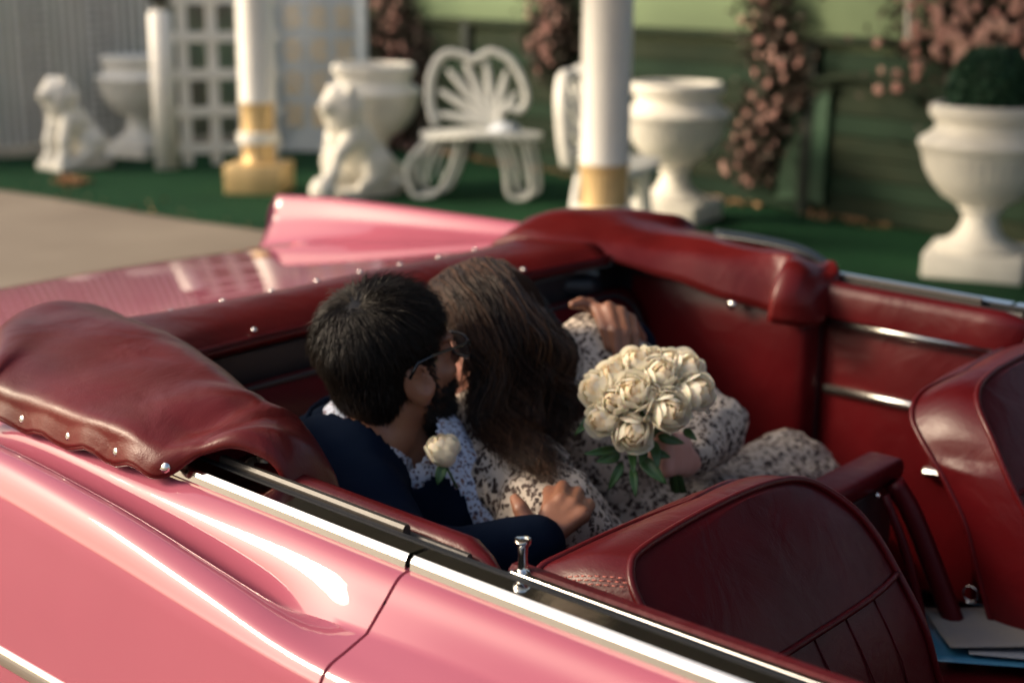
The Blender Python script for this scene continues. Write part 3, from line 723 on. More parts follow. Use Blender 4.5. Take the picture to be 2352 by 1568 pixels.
# ---- rear seat
rs = [[V((x, y, z)) for y in (-.735, -.70, -.5, -.25, 0, .25, .5, .70, .735)] for x, z in ((-.885, .55), (-.90, .82), (-.90, .855), (-.875, .872), (-.845, .866), (-.812, .82), (-.79, .70), (-.755, .50), (-.74, .44))]
for r in rs:
    for k in (0, 8): r[k].x -= .03; r[k].z -= .04*(1 if r[k].z > .8 else 0)
    for k in (1, 7): r[k].x -= .006
surf('rear_backrest', rs, LEAD, car, 4, 4)
PIPE = LEAD
for sgn in (-1, 1):
    tube('seat_piping', cr([(-.745, sgn*.70, .45), (-.78, sgn*.70, .66), (-.802, sgn*.695, .79), (-.83, sgn*.66, .855), (-.848, sgn*.55, .868), (-.85, 0, .870)], 6), .006, BLACK, car)
rc = [[V((x, y, z)) for y in (-.735, -.6, -.3, 0, .3, .6, .735)] for x, z in ((-.76, .44), (-.60, .445), (-.35, .46), (-.24, .45), (-.215, .41), (-.22, .28))]
surf('rear_cushion', rc, LEAD, car, 4, 4)

# ---- black top well and folded roof under the boot
for sgn in (-1, 1): box('well_side', (-.965, sgn*.785, .60), (.31, .10, .66), BLACK, car)
box('top_well', (-1.0, 0, .62), (.20, 1.46, .60), BLACK, car)
for i, (x, z, r) in enumerate(((-.955, .895, .034), (-1.02, .90, .03))):
    tube('folded_roof', cr([(x+.07, -.62, z-.01), (x, -.45, z), (x-.02, 0, z+.01), (x, .45, z), (x+.07, .62, z-.01)], 6), r, VINYL, car, n=12)
BRZ = mat('bronze_linkage', (.26, .21, .15), .4, .6, var=.5, vscale=40)
for sgn in (-1,):
    parts = []
    for k in range(7):
        a = V((-.44+k*.012, sgn*(.80-.012*k), .915+.008*(k % 3))); parts.append(tube_data([a, a+V((.055+.02*(k % 2), -sgn*.01, .012*(k % 3-1)-.012))], .008, 8))
        parts.append(sphere_data(a+V((.05, 0, .012)), .016, None, 8, 6))
    tag(joinmesh('roof_linkage', parts, BRZ, car), kind='stuff')

# ---- convertible boot cover
boot_stations = [  # x, [(|y|, z) ...] from the outer snap edge over the hump to the inner edge
 (-1.12, [(.930, .948), (.926, .960), (.915, .972), (.87, .985), (.78, .99), (.66, .985), (.57, .968), (.53, .956)]),
 (-1.06, [(.930, .950), (.926, .965), (.92, .985), (.875, 1.008), (.78, 1.020), (.66, 1.018), (.575, .995), (.54, .972)]),
 (-.96, [(.926, .952), (.922, .968), (.915, .988), (.87, 1.012), (.77, 1.026), (.66, 1.022), (.585, .998), (.55, .972)]),
 (-.84, [(.920, .954), (.916, .968), (.905, .985), (.86, 1.004), (.76, 1.022), (.665, 1.022), (.592, .990), (.558, .952)]),
 (-.72, [(.914, .954), (.910, .968), (.898, .982), (.85, .998), (.75, 1.016), (.67, 1.016), (.608, .975), (.585, .918)]),
 (-.58, [(.909, .952), (.905, .966), (.892, .978), (.845, .991), (.75, 1.006), (.69, 1.002), (.640, .950), (.618, .885)]),
 (-.47, [(.904, .947), (.900, .961), (.886, .972), (.842, .984), (.765, .996), (.71, .986), (.668, .93), (.650, .865)]),
 (-.425, [(.899, .944), (.895, .957), (.878, .968), (.838, .98), (.77, .99), (.716, .978), (.678, .922), (.662, .86)]),
 (-.385, [(.868, .966), (.867, .969), (.860, .972), (.842, .980), (.775, .996), (.708, .972), (.668, .917), (.664, .86)]),
 (-.33, [(.842, .980), (.841, .981), (.836, .983), (.824, .986), (.778, .988), (.718, .962), (.682, .912), (.678, .86)]),
 (-.285, [(.820, .970), (.819, .971), (.816, .973), (.808, .975), (.782, .972), (.734, .945), (.702, .905), (.698, .86)]),
 (-.26, [(.806, .945), (.806, .946), (.804, .947), (.800, .948), (.786, .945), (.750, .920), (.722, .890), (.716, .86)]),
 (-.245, [(.802, .90), (.801, .90), (.799, .90), (.796, .90), (.788, .895), (.764, .885), (.742, .875), (.735, .862)]),
]
snap_x = [-.425, -.527, -.630, -.732, -.82]
for sgn in (-1, 1):
    rows = []
    for x, ps in boot_stations:
        if x < -.43:
            (y0, z0), (y1, z1), (y2, z2) = ps[:3]; ps = [(y0, z0-.010), (y1-.002, z1-.003), (y2+.003, z2)] + ps[3:]
        xx = x if x < -.47 else -.47 + (x+.47)/.225*(.185 if sgn < 0 else .105)
        if sgn > 0:
            fz_ = interp([(-1.2, (1,)), (-1.02, (1.0,)), (-.85, (.66,)), (-.65, (.56,)), (-.45, (.48,)), (-.3, (.45,))], x)[0]; iw = .075*smooths((x+1.0)/.3)
            ps = [(y + (iw*smooths((.80-y)/.15) if x < -.43 else 0), .952+(z-.952)*fz_ if z > .952 else z) for y, z in ps]
        rows.append([V((xx if xx > -.8 else -.8+(xx+.8)*(1-.86*smooths((y-.70)/.22)), sgn*y, z+.006)) for y, z in ps])
    R1 = [cr(r, 5) for r in rows]; cols = [cr([R1[i][j] for i in range(len(R1))], 6) for j in range(len(R1[0]))]
    R2 = [[cols[j][i] for j in range(len(cols))] for i in range(len(cols[0]))]
    for r in R2:       # scalloped hem between the snaps, soft folds near the front end
        for j, p in enumerate(r):
            f = max(0, 1-j/9.0)
            ph = (p.x+.425)/.1025*2*math.pi
            if p.x < -.40: p.z -= .012*f*(.5+.5*math.cos(ph)) - .003; p.y += sgn*.006*f*(.5-.5*math.cos(ph))
            fr = smooths((p.x+.62)/.3)
            p.z += (.010 if sgn < 0 else .016)*fr*math.sin((p.x*2.2+p.y*sgn*1.5)*16)*math.sin(j/34*math.pi)
            p += V((0, 0, .006*noise.noise(p*9+V((0, 0, sgn))) + .0022*noise.noise(V((p.x*22, p.y*34, p.z*20)))))
    vs, fs = grid(R2); o = mesh('boot_side', vs, fs if sgn < 0 else [tuple(reversed(f)) for f in fs], BOOT, car); thin(o, .006, -1)
    hem = [r[0] + V((0, sgn*.001, 0)) for r in R2]; tube('boot_hem', hem, .0045, BOOT, o, n=6)
    seam = [r[7] + V((0, sgn*.001, .0015)) for r in R2 if r[0].x < -.40]
    tube('boot_seam', seam, .0022, BOOT, o, n=5)
    inner = [r[-1] for r in R2]; tube('boot_piping', inner, .006, BOOT, o, n=6)
    for x in snap_x:
        b = min(R2, key=lambda r: abs(r[0].x-x)); p = b[3]; nrm = V((0, sgn*.88, .47)).normalized()
        q = nrm.to_track_quat('Z', 'Y').to_matrix(); v, f = lathe_data([(0, .005), (.005, .0045), (.0085, .002), (.0095, 0), (.0095, -.004)], 14)
        mesh('snap', [q @ a + p + nrm*.002 for a in v], f, CHROME, o)
    e = R2[-4]; mesh('snap', *sphere_data(e[14] + V((.004, -sgn*.004, 0)), .006, None, 10, 6), CHROME, o)
rows = []
for x, z, dip in ((-1.115, .952, 0), (-1.10, .962, 0), (-1.06, .978, .0), (-1.01, .984, .002), (-.96, .976, .004), (-.925, .962, .006), (-.908, .950, .006), (-.904, .940, .006), (-.912, .93, .006)):
    row = []
    for j in range(41):
        u = j/40*2-1; y = u*.60; e = abs(u)**6
        xx = x + .02*(1-abs(u)**2)*0 + (.075*abs(u)**4 if x > -.97 else 0)
        row.append(V((xx, y, z - dip*(1-abs(u)**3) + .004*noise.noise(V((x*6, y*4, 1))) + (.0 if x < -1.09 else .012*e))))
    rows.append(row)
cc = [cr([rows[i][j] for i in range(len(rows))], 4) for j in range(41)]; R2 = [[cc[j][k] for j in range(41)] for k in range(len(cc[0]))]
vs, fs = grid(R2); o = mesh('boot_center', vs, [tuple(reversed(f)) for f in fs], BOOT, car); thin(o, .005, -1)
tube('boot_piping', [p + V((.002, 0, .001)) for p in rows[6]], .005, LEA, o, n=6)
for j in range(3, 40, 4):
    p = rows[1][j]; mesh('snap', *sphere_data(p + V((-.004, 0, .004)), (.007, .007, .004), None, 10, 6), CHROME, o)
for y in (-.36, .0, .38):
    mesh('snap', *sphere_data(V((-.912+.075*abs(y/.6)**4, y, .958)), (.006, .006, .005), None, 10, 6), CHROME, o)
# dark lining flap hanging over the far boot
mesh('boot_buckle', *sphere_data(aty(1682, 700, .70), (.011, .008, .011), None, 12, 8), CHROME, car)
fl = surf('lining_flap', [[aty(x, y+dy, yy) for yy, dy in ((.82, 2), (.87, -12), (.92, -8))] for x, y in ((1640, 545), (1720, 556), (1800, 572), (1860, 592), (1920, 632))], VINYL, car, 4, 4, thick=.008)

# ---- front seats
def front_seat(sgn):
    # outline of the front panel: (|y|, z, x)
    def X(z): return interp([(.45, (.43,)), (.55, (.385,)), (.65, (.345,)), (.72, (.318,)), (.79, (.272,)), (.86, (.222,)), (.90, (.180,)), (.93, (.150,))], z)[0]
    out = [(.725, .46), (.722, .60), (.718, .74), (.712, .83), (.704, .885), (.682, .914), (.64, .924), (.50, .929), (.36, .926), (.28, .912), (.235, .878), (.212, .83), (.205, .77), (.203, .68), (.202, .58), (.202, .46)]
    oc = cr([V((y, z, 0)) for y, z in out], 6)
    front = [V((X(p.y), sgn*p.x, p.y)) for p in oc]
    # rear outline: set back, a little lower
    back = []
    for i, p in enumerate(front):
        t = i/(len(front)-1); th = .118 - .045*max(0, 1-abs(t-.5)/.16)
        low = .024*smooths((p.z-.78)/.1)
        back.append(V((p.x-th, p.y + sgn*(.022*(1-smooths((t-.3)/.3))), p.z-low*lerp(1.6, .8, t))))
    # gusset
    rows = []
    for k in range(9):
        t = k/8; b = math.sin(math.pi*t)*.012
        row = []
        for i in range(len(front)):
            p = front[i].lerp(back[i], t); nrm = V((0, sgn*(1 if i < 35 else -1)*.7 if abs(i-42) > 25 else 0, .8 if 22 < i < 65 else 0)); 
            p = p + nrm*b; row.append(p)
        rows.append(row)
    vs, fs = grid(rows); g = mesh('seat_gusset', vs, fs if sgn < 0 else [tuple(reversed(f)) for f in fs], LEA, None)
    # front panel: concentric rows
    def panel(outl, bul, mt, nm, par, flip, xf=1):
        zc = .70; n = len(outl); L = []
        H = n//2
        rows = []
        for i in range(H+1):
            a, b = outl[i], outl[n-1-i]; row = []
            for j in range(25):
                t = j/24; p = a.lerp(b, t); bl = bul*(1-abs(2*t-1)**4)
                z = p.z; row.append(V((p.x + bl*xf, p.y, p.z)))
            rows.append(row)
        # keep profile X(z) on the panel for the front
        vs, fs = grid(rows); return mesh(nm, vs, fs if flip else [tuple(reversed(f)) for f in fs], mt, par)
    fp = panel(front, .016, LEAD, 'seat_front', None, sgn > 0)
    bp_ = panel(back, -.012, LEA, 'seat_back', None, sgn < 0)
    pipe = tube('seat_piping', [p + V((.003, 0, .002)) for p in front], .0055, LEA, None)
    pipe2 = tube('seat_piping', back, .0055, LEA, None)
    # cross seam and pleats below it
    def fpx(y, z, lift=.004):
        t = (y-.72)/(.203-.72); return V((X(z) + .016*(1-abs(2*t-1)**4) + lift, sgn*y, z))
    seam = tube('seat_seam', [fpx(lerp(.712, .206, i/20), lerp(.793, .787, i/20)) for i in range(21)], .0045, LEAD, None)
    pleats = [tube('seat_pleat', [fpx(y, lerp(.790, .47, i/8), .001) + V((.0, 0, 0)) for i in range(9)], .0013, LEAD, None) for y in (.62, .54, .46, .38, .30)]
    st = []
    for off in (-.006, .0, .006):
        for k in range(14):
            t0, t1 = k/14, (k+.7)/14
            i0 = 27+ (0 if off <= 0 else 0)
            a, b = front[i0], back[i0]; d = V((0, -sgn*off, off*.5))
            st.append(tube_data([a.lerp(b, t0) + d + V((0, sgn*.012*math.sin(math.pi*t0)+sgn*.002, .010*math.sin(math.pi*t0)+.0025)), a.lerp(b, t1) + d + V((0, sgn*.012*math.sin(math.pi*t1)+sgn*.002, .010*math.sin(math.pi*t1)+.0025))], .0009, 4))
    stc = joinmesh('stitching', st, STITCH, None)
    for q in (g, fp, bp_, pipe, pipe2, seam, stc, *pleats): q.parent = car
front_seat(-1); front_seat(1)
# cushion of the front bench
fc = [[V((x, y, z)) for y in (-.73, -.70, -.45, -.21, -.19, 0, .19, .21, .45, .70, .73)] for x, z in ((.36, .46), (.45, .50), (.62, .515), (.85, .51), (.90, .47), (.90, .26))]
for r in fc:
    for k in (0, 10): r[k].z -= .04
surf('front_cushion', fc, LEAD, car, 3, 4)
# centre panel between the front seat backs
box('centre_rail', (.055, 0.0, .785), (.07, .42, .035), LEAD, car, bev=.012, seg=3)
box('centre_panel', (.062, 0.0, .58), (.03, .40, .37), BLACK, car, bev=.006)
tube('centre_trim', cr([(.095, .155, .775), (.13, .165, .72), (.19, .17, .60), (.24, .17, .50)], 5), .018, LEAD, car)
tube('centre_trim', cr([(.10, .115, .765), (.15, .118, .66), (.20, .12, .50)], 5), .008, LEAD, car)
mesh('rail_screw', *sphere_data((.092, .105, .765), .006, None, 8, 6), CHROME, car)
box('centre_cushion', (.36, 0, .500), (.44, .37, .06), LEAD, car, bev=.02)
# papers
FOLD = mat('blue_folder', (.03, .14, .24), .35, var=.1)
PAPER = mat('shaded_printed_paper', (.19, .20, .22), .75, col2=(.14, .16, .19), vscale=14)  # white pages, colour lowered to stand for the shadow they lie in
PAPER2 = mat('tan_certificate', (.19, .17, .145), .8, col2=(.145, .14, .14), vscale=9)
fo = empty('blue_folder', (.325, .195, .548), 'open glossy blue folder lying on the red front seat cushion', 'folder')
def sheet(nm, c, s, rz, mt, par, curl=.0):
    rows = []
    for i in range(9):
        for_row = []
        for j in range(9):
            x, y = (i/8-.5)*s[0], (j/8-.5)*s[1]; for_row.append(V((c[0]+x*math.cos(rz)-y*math.sin(rz), c[1]+x*math.sin(rz)+y*math.cos(rz), c[2] + curl*((i/8)**2+(1-j/8)**3))))
        rows.append(for_row)
    vs, fs = grid(rows); o = mesh(nm, vs, fs, mt, par); thin(o, .0012, 1); return o
sheet('cover', (0, 0, .002), (.31, .20), .557, FOLD, fo, .004)
sheet('inner_leaf', (.03, .012, .008), (.26, .17), .50, PAPER, fo, .006)
pa = sheet('certificate', (0, 0, 0), (.155, .150), .72, PAPER2, None, .004); pa.location = (.265, .165, .565); tag(pa, 'tan printed certificate lying askew on the blue folder', 'paper')
ky = empty('key_ring', (.20, .26, .555), 'small bright metal key ring hooked beside the blue folder', 'keys')
ky.scale = (.6, .6, .6)
tube('ring', [(.022*math.cos(a), .0, .03+.022*math.sin(a)) for a in [2*math.pi*i/20 for i in range(20)]], .003, CHROME, ky, closed=True)
box('key_blade', (.03, .01, .006), (.055, .014, .003), CHROME, ky, rz=.5)
mesh('key_head', *lathe_data([(0, .004), (.012, .004), (.012, .008), (0, .008)], 12), CHROME, ky)

# ================================================================== PEOPLE
UPW = V((0, 0, 1)); HF = V((CF.x, CF.y, 0)).normalized(); HR = V((CR.x, CR.y, 0)).normalized()   # level "away" and "right" seen from the drive
def frame(F, U, o):
    F = F.normalized(); L = U.cross(F).normalized(); U = F.cross(L); M = Matrix(((F.x, L.x, U.x), (F.y, L.y, U.y), (F.z, L.z, U.z)))
    return M, V(o)
def skin_mat(name, col, col2): return mat(name, col, .45, col2=col2, vscale=18, sss=.15, bump=.12, bscale=160, bdist=.002)
SKM = skin_mat('tan_skin', (.29, .128, .073), (.24, .10, .058)); SKW = skin_mat('fair_skin', (.58, .31, .25), (.53, .27, .21))
def hair_mat(name, c1, c2):
    m = mat(name, c1, .42, col2=c2, vscale=45, spec=.32); n = m.node_tree; at = n.nodes.new('ShaderNodeAttribute'); at.attribute_name = 'tone'; n.links.new(at.outputs['Fac'], n.nodes['Mix'].inputs[0])
    m.node_tree.nodes['Principled BSDF'].inputs['Anisotropic'].default_value = .6; return m
HAIRM = hair_mat('black_hair', (.004, .0034, .003), (.026, .018, .013)); HAIRW = hair_mat('brown_hair', (.014, .0065, .004), (.105, .048, .024))
def navy():
    m = mat('navy_wool', (.0018, .005, .0145), .9, col2=(.003, .0075, .019), vscale=7, spec=.06, bump=.25, bscale=350, sheen=0, bdist=.002); return m
NAVY = navy()
def spots(name, base, spot, scale, rnd, thr, spot2=None, stretch=(1, 1, 1)):
    m = bpy.data.materials.new(name); m.use_nodes = True; n = m.node_tree; b = n.nodes['Principled BSDF']; b.inputs['Roughness'].default_value = .75
    tc = n.nodes.new('ShaderNodeTexCoord'); mp = n.nodes.new('ShaderNodeMapping'); mp.inputs['Scale'].default_value = stretch
    nz = n.nodes.new('ShaderNodeTexNoise'); nz.inputs['Scale'].default_value = scale*.9; nz.inputs['Detail'].default_value = 2
    ad = n.nodes.new('ShaderNodeMix'); ad.data_type = 'RGBA'; ad.blend_type = 'LINEAR_LIGHT'; ad.inputs[0].default_value = .016*60/scale
    n.links.new(tc.outputs['Object'], mp.inputs[0]); n.links.new(mp.outputs[0], nz.inputs['Vector']); n.links.new(mp.outputs[0], ad.inputs[6]); n.links.new(nz.outputs['Color'], ad.inputs[7])
    vo = n.nodes.new('ShaderNodeTexVoronoi'); vo.inputs['Scale'].default_value = scale; vo.inputs['Randomness'].default_value = rnd
    n.links.new(ad.outputs[2], vo.inputs['Vector'])
    sc = n.nodes.new('ShaderNodeSeparateColor'); n.links.new(vo.outputs['Color'], sc.inputs[0])
    # spot radius changes from cell to cell
    th = n.nodes.new('ShaderNodeMath'); th.operation = 'MULTIPLY_ADD'; th.inputs[1].default_value = thr*.7; th.inputs[2].default_value = thr*.6; n.links.new(sc.outputs[0], th.inputs[0])
    lt = n.nodes.new('ShaderNodeMath'); lt.operation = 'SUBTRACT'; n.links.new(th.outputs[0], lt.inputs[0]); n.links.new(vo.outputs['Distance'], lt.inputs[1])
    mr = n.nodes.new('ShaderNodeMapRange'); mr.inputs[1].default_value = -.03; mr.inputs[2].default_value = .05; n.links.new(lt.outputs[0], mr.inputs[0])
    c2 = n.nodes.new('ShaderNodeMix'); c2.data_type = 'RGBA'; c2.inputs[6].default_value = (*spot, 1); c2.inputs[7].default_value = (*(spot2 or spot), 1); n.links.new(sc.outputs[1], c2.inputs[0])
    mx = n.nodes.new('ShaderNodeMix'); mx.data_type = 'RGBA'; mx.inputs[6].default_value = (*base, 1); n.links.new(mr.outputs[0], mx.inputs[0]); n.links.new(c2.outputs[2], mx.inputs[7]); n.links.new(mx.outputs[2], b.inputs['Base Color'])
    n2 = n.nodes.new('ShaderNodeTexNoise'); n2.inputs['Scale'].default_value = 30; n2.inputs['Detail'].default_value = 4; n2.inputs['Distortion'].default_value = .8; n.links.new(tc.outputs['Object'], n2.inputs['Vector'])
    bp = n.nodes.new('ShaderNodeBump'); bp.inputs['Strength'].default_value = .5; bp.inputs['Distance'].default_value = .012; n.links.new(n2.outputs[0], bp.inputs['Height']); n.links.new(bp.outputs[0], b.inputs['Normal'])
    return m
DRESS = spots('spotted_dress_fabric', (.52, .44, .36), (.026, .013, .010), 92, 1, .46, (.07, .04, .03))
SHIRT = spots('floral_shirt_fabric', (.55, .60, .72), (.05, .06, .12), 150, 1, .42, (.22, .10, .07))
def head_prims(M, o, jaw=1.0, beard=False):
    T = lambda p: o + M @ V(p)
    P = [ell(T((-.012, 0, .045)), (.098, .076, .088), M), ell(T((.028, 0, -.015)), (.068, .062, .092), M), ell(T((.036, 0, -.072)), (.050*jaw, .049*jaw, .044), M), ell(T((.070, 0, -.098)), .021)]
    P += [('cap', T((.090, 0, .012)), .009, T((.110, 0, -.024)), .013), ell(T((.097, .011, -.028)), .009), ell(T((.097, -.011, -.028)), .009)]
    P += [ell(T((.088, 0, -.055)), (.012, .024, .006), M), ell(T((.086, 0, -.066)), (.012, .022, .007), M)]
    for s in (1, -1):
        P += [ell(T((.080, s*.030, .030)), (.016, .024, .008), M), ell(T((.060, s*.045, -.020)), (.024, .020, .020), M)]
        P += [('sub', ell(T((.098, s*.030, .010)), (.014, .017, .011), M)), ell(T((.080, s*.030, .010)), .013)]
        E = Matrix.Rotation(s*.35, 3, 'Z')
        P += [ell(T((-.008, s*.082, -.006)), (.027, .009, .034), M @ E), ('sub', ell(T((.000, s*.091, .000)), (.017, .009, .022), M @ E)), ell(T((.010, s*.078, -.010)), (.006, .007, .012), M), ell(T((-.002, s*.076, -.036)), (.012, .008, .012), M)]
    return P
def chain(pts): return [(pt(*p[:3]), p[3]) for p in pts]
def strands(name, items, mt, parent):
    """items: [(points, half width)] -> one mesh of thin three-sided hairs"""
    vs, fs, tn = [], [], []
    for it in items:
        P, w0 = it[:2]; n = len(P); b0 = len(vs); tn += [it[2] if len(it) > 2 else random.random()]*(3*n)
        for i, p in enumerate(P):
            t = (P[min(i+1, n-1)]-P[max(i-1, 0)]); a = t.cross(V((.3, .5, .8))); a = a.normalized() if a.length > 1e-9 else V((1, 0, 0)); b = t.cross(a).normalized(); ww = w0*(1-.8*(i/(n-1))**2)
            vs += [p+a*ww, p-a*ww*.5+b*ww*.8, p-a*ww*.5-b*ww*.8]
        for i in range(n-1):
            for k in range(3): fs.append((b0+3*i+k, b0+3*i+(k+1) % 3, b0+3*i+3+(k+1) % 3, b0+3*i+3+k))
    o = mesh(name, vs, fs, mt, parent); at = o.data.attributes.new('tone', 'FLOAT', 'POINT'); at.data.foreach_set('value', tn); return o

# ---------------- man
ha = rad(38); FM = (HR*math.cos(ha) + HF*math.sin(ha)) + UPW*.22; UM = UPW*1.0 - HR*.10 - HF*.05
MM, OM = frame(FM, UM, pt(905, 845, 2.25)); TM = lambda p: OM + MM @ V(p)
nb = pt(860, 1000, 2.27)
man_arm_R = chain([(785, 1075, 2.19, .058), (925, 1345, 1.97, .046), (1225, 1262, 2.05, .029)])
man_arm_L = chain([(985, 990, 2.50, .060), (1180, 960, 2.80, .046), (1450, 800, 2.72, .030)])
torso = chain([(885, 1070, 2.33, .105), (930, 1180, 2.36, .12), (1000, 1330, 2.40, .125)])
def hand_R():
    w_ = pt(1228, 1258, 2.05); P = []
    kn = [pt(1262, 1168, 2.08), pt(1288, 1148, 2.085), pt(1316, 1160, 2.08), pt(1338, 1182, 2.07)]
    for k in kn: P += [('cap', w_.lerp(k, .25), .016, k, .0118)]
    tips = [[(1262, 1130, 2.13), (1248, 1148, 2.18)], [(1292, 1118, 2.14), (1276, 1132, 2.20)], [(1326, 1132, 2.14), (1308, 1140, 2.20)], [(1352, 1160, 2.12), (1338, 1156, 2.18)]]
    for k, t in zip(kn, tips): P += [('cap', k, .0115, pt(*t[0]), .0098), ('cap', pt(*t[0]), .0098, pt(*t[1]), .0082)]
    P += limb([(w_.lerp(kn[0], .30), .019), (pt(1212, 1200, 2.055), .0135), (pt(1196, 1168, 2.06), .0112), (pt(1183, 1145, 2.075), .0088)])
    return P
def hand_L():
    w_ = pt(1466, 795, 2.72); P = []
    kn = [pt(1372, 712, 2.575), pt(1398, 708, 2.565), pt(1424, 718, 2.565), pt(1447, 736, 2.575)]
    for k in kn: P += [('cap', w_.lerp(k, .25), .020, k, .0125)]
    mid = [(1388, 756, 2.53), (1412, 760, 2.52), (1436, 764, 2.525), (1456, 768, 2.54)]; tip = [(1398, 798, 2.525), (1418, 815, 2.515), (1440, 812, 2.52), (1459, 800, 2.535)]
    for k, a, b in zip(kn, mid, tip): P += [('cap', k, .0112, pt(*a), .0095), ('cap', pt(*a), .0095, pt(*b), .0078)]
    P += limb([(w_.lerp(kn[0], .5), .018), (pt(1356, 702, 2.59), .0125), (pt(1334, 696, 2.58), .0105), (pt(1316, 700, 2.57), .0088)])
    return P
legs_M = [chain([(1010, 1380, 2.42, .085), (1290, 1400, 2.28, .065), (1330, 1650, 2.25, .05)]), chain([(1090, 1360, 2.55, .085), (1380, 1370, 2.42, .065), (1420, 1600, 2.4, .05)])]
body = head_prims(MM, OM) + limb([(TM((-.025, 0, -.05)), .060), (nb, .066)]) + limb([(nb, .075), torso[0], torso[1], torso[2]])
body += limb([(nb, .065), man_arm_R[0]]) + limb(man_arm_R) + limb([(nb, .065), man_arm_L[0]]) + limb(man_arm_L) + hand_R() + hand_L()
for l in legs_M: body += limb(l)
man = blob('person', body, SKM, None, .0045, 1, None, .006); tag(man, 'man in navy jacket and glasses, dark hair, leaning in with arm around the woman', 'person')
# jacket, cut open along the lapel towards the chest
JA = limb([(nb, .080), (torso[0][0], .148), (torso[1][0], .150), (torso[2][0], .150)]) + limb([(nb, .078), (man_arm_R[0][0], .074), (man_arm_R[1][0], .060), (man_arm_R[2][0], .042)]) + limb([(nb, .078), (man_arm_L[0][0], .078), (man_arm_L[1][0], .062), (man_arm_L[2][0], .042)])
def fold(co): return .006*noise.noise(co*9)+.003*noise.noise(co*24)
jk = blob('jacket', JA, NAVY, man, .007, 2, fold, .045)
chest = (HR*.86 + HF*.40 - UPW*.05).normalized()          # where the open front looks
La = pt(955, 1020, 2.25); Lb = pt(1165, 1265, 2.22)       # lapel edge
ax = (Lb-La).normalized(); lp_n = ray(1060, 1140).normalized().cross(ax).normalized()
if lp_n.dot(CR) < 0: lp_n = -lp_n
neck_ax = (CU*.80 + CR*.50 - CF*.22).normalized()
def lapel_cut(c):
    if (c-La).dot(lp_n) > 0 and (c - man_arm_R[2][0]).length > .16 and (c-CAMP).dot(CF) < 2.62 and (c-man_arm_L[1][0]).length > .22: return True
    return (c-nb).dot(neck_ax) > -.018 and (c-nb).length < .13
cut(jk, lapel_cut); thin(jk, .007, 1)
SHp = limb([(nb, .072), (torso[0][0], .138), (torso[1][0], .140), (torso[2][0], .140)]) + limb([(nb, .070), (man_arm_R[0][0], .068)]) + limb([(nb, .07), (man_arm_L[0][0], .068)])
bulge = lp_n*.012
SHp += limb([(La + lp_n*.02 + CF*.05, .045), (Lb + lp_n*.012 + CF*.05, .055)])
sh = blob('shirt', SHp, SHIRT, man, .007, 2, lambda c: .006*noise.noise(c*14)+.003*noise.noise(c*40), .03)
cut(sh, lambda c: (c-nb).dot(neck_ax) > -.034 and (c-nb).length < .105)
# cuff at the right wrist
tube('shirt_cuff', [man_arm_R[1][0].lerp(man_arm_R[2][0], .93), man_arm_R[1][0].lerp(man_arm_R[2][0], 1.02)], .0375, SHIRT, man, n=18, cap=False)
# collar: band standing round the neck, open at the throat
q = neck_ax.to_track_quat('Z', 'Y').to_matrix(); cf = (chest - neck_ax*chest.dot(neck_ax)).normalized(); cs = neck_ax.cross(cf)
JK = 1.06
rows = []
for i in range(41):
    a = math.pi*2*(i/40)*.90 + math.pi*.10; c_, s_ = math.cos(a), math.sin(a); e = cf*c_+cs*s_; fr = max(0, c_)
    b0 = nb - neck_ax*.020
    rows.append([b0 + e*JK*.074 + neck_ax*(.0-.03*fr), b0 + e*JK*.069 + neck_ax*(.036-.020*fr), b0 + e*JK*.072 + neck_ax*(.042-.022*fr), b0 + e*JK*.080 + neck_ax*(.034-.024*fr), b0 + e*JK*(.093+.012*fr) + neck_ax*(-.004-.052*fr)])
vs, fs = grid(rows); co_ = mesh('collar', vs, fs, SHIRT, man); thin(co_, .0018, 0)
rows = []
for i in range(33):
    a = math.pi*2*(i/32)*.74 + math.pi*.26; e = cf*math.cos(a)+cs*math.sin(a); fr = max(0, math.cos(a)); b0 = nb - neck_ax*.024
    rows.append([b0 + e*.082 + neck_ax*(.010-.03*fr), b0 + e*.086 + neck_ax*(.022-.03*fr), b0 + e*.095 + neck_ax*(.018-.03*fr), b0 + e*.118 + neck_ax*(-.022-.03*fr)])
vs, fs = grid(rows); jc = mesh('jacket_collar', vs, fs, NAVY, man); thin(jc, .005, 0)
lapel = [[La + ax*t*(Lb-La).length + lp_n*(.004) - CF*.012, La + ax*t*(Lb-La).length - lp_n*(.045*math.sin(math.pi*min(1, t*1.4+.12))) - CF*.020] for t in [i/14 for i in range(15)]]
vs, fs = grid(lapel); 
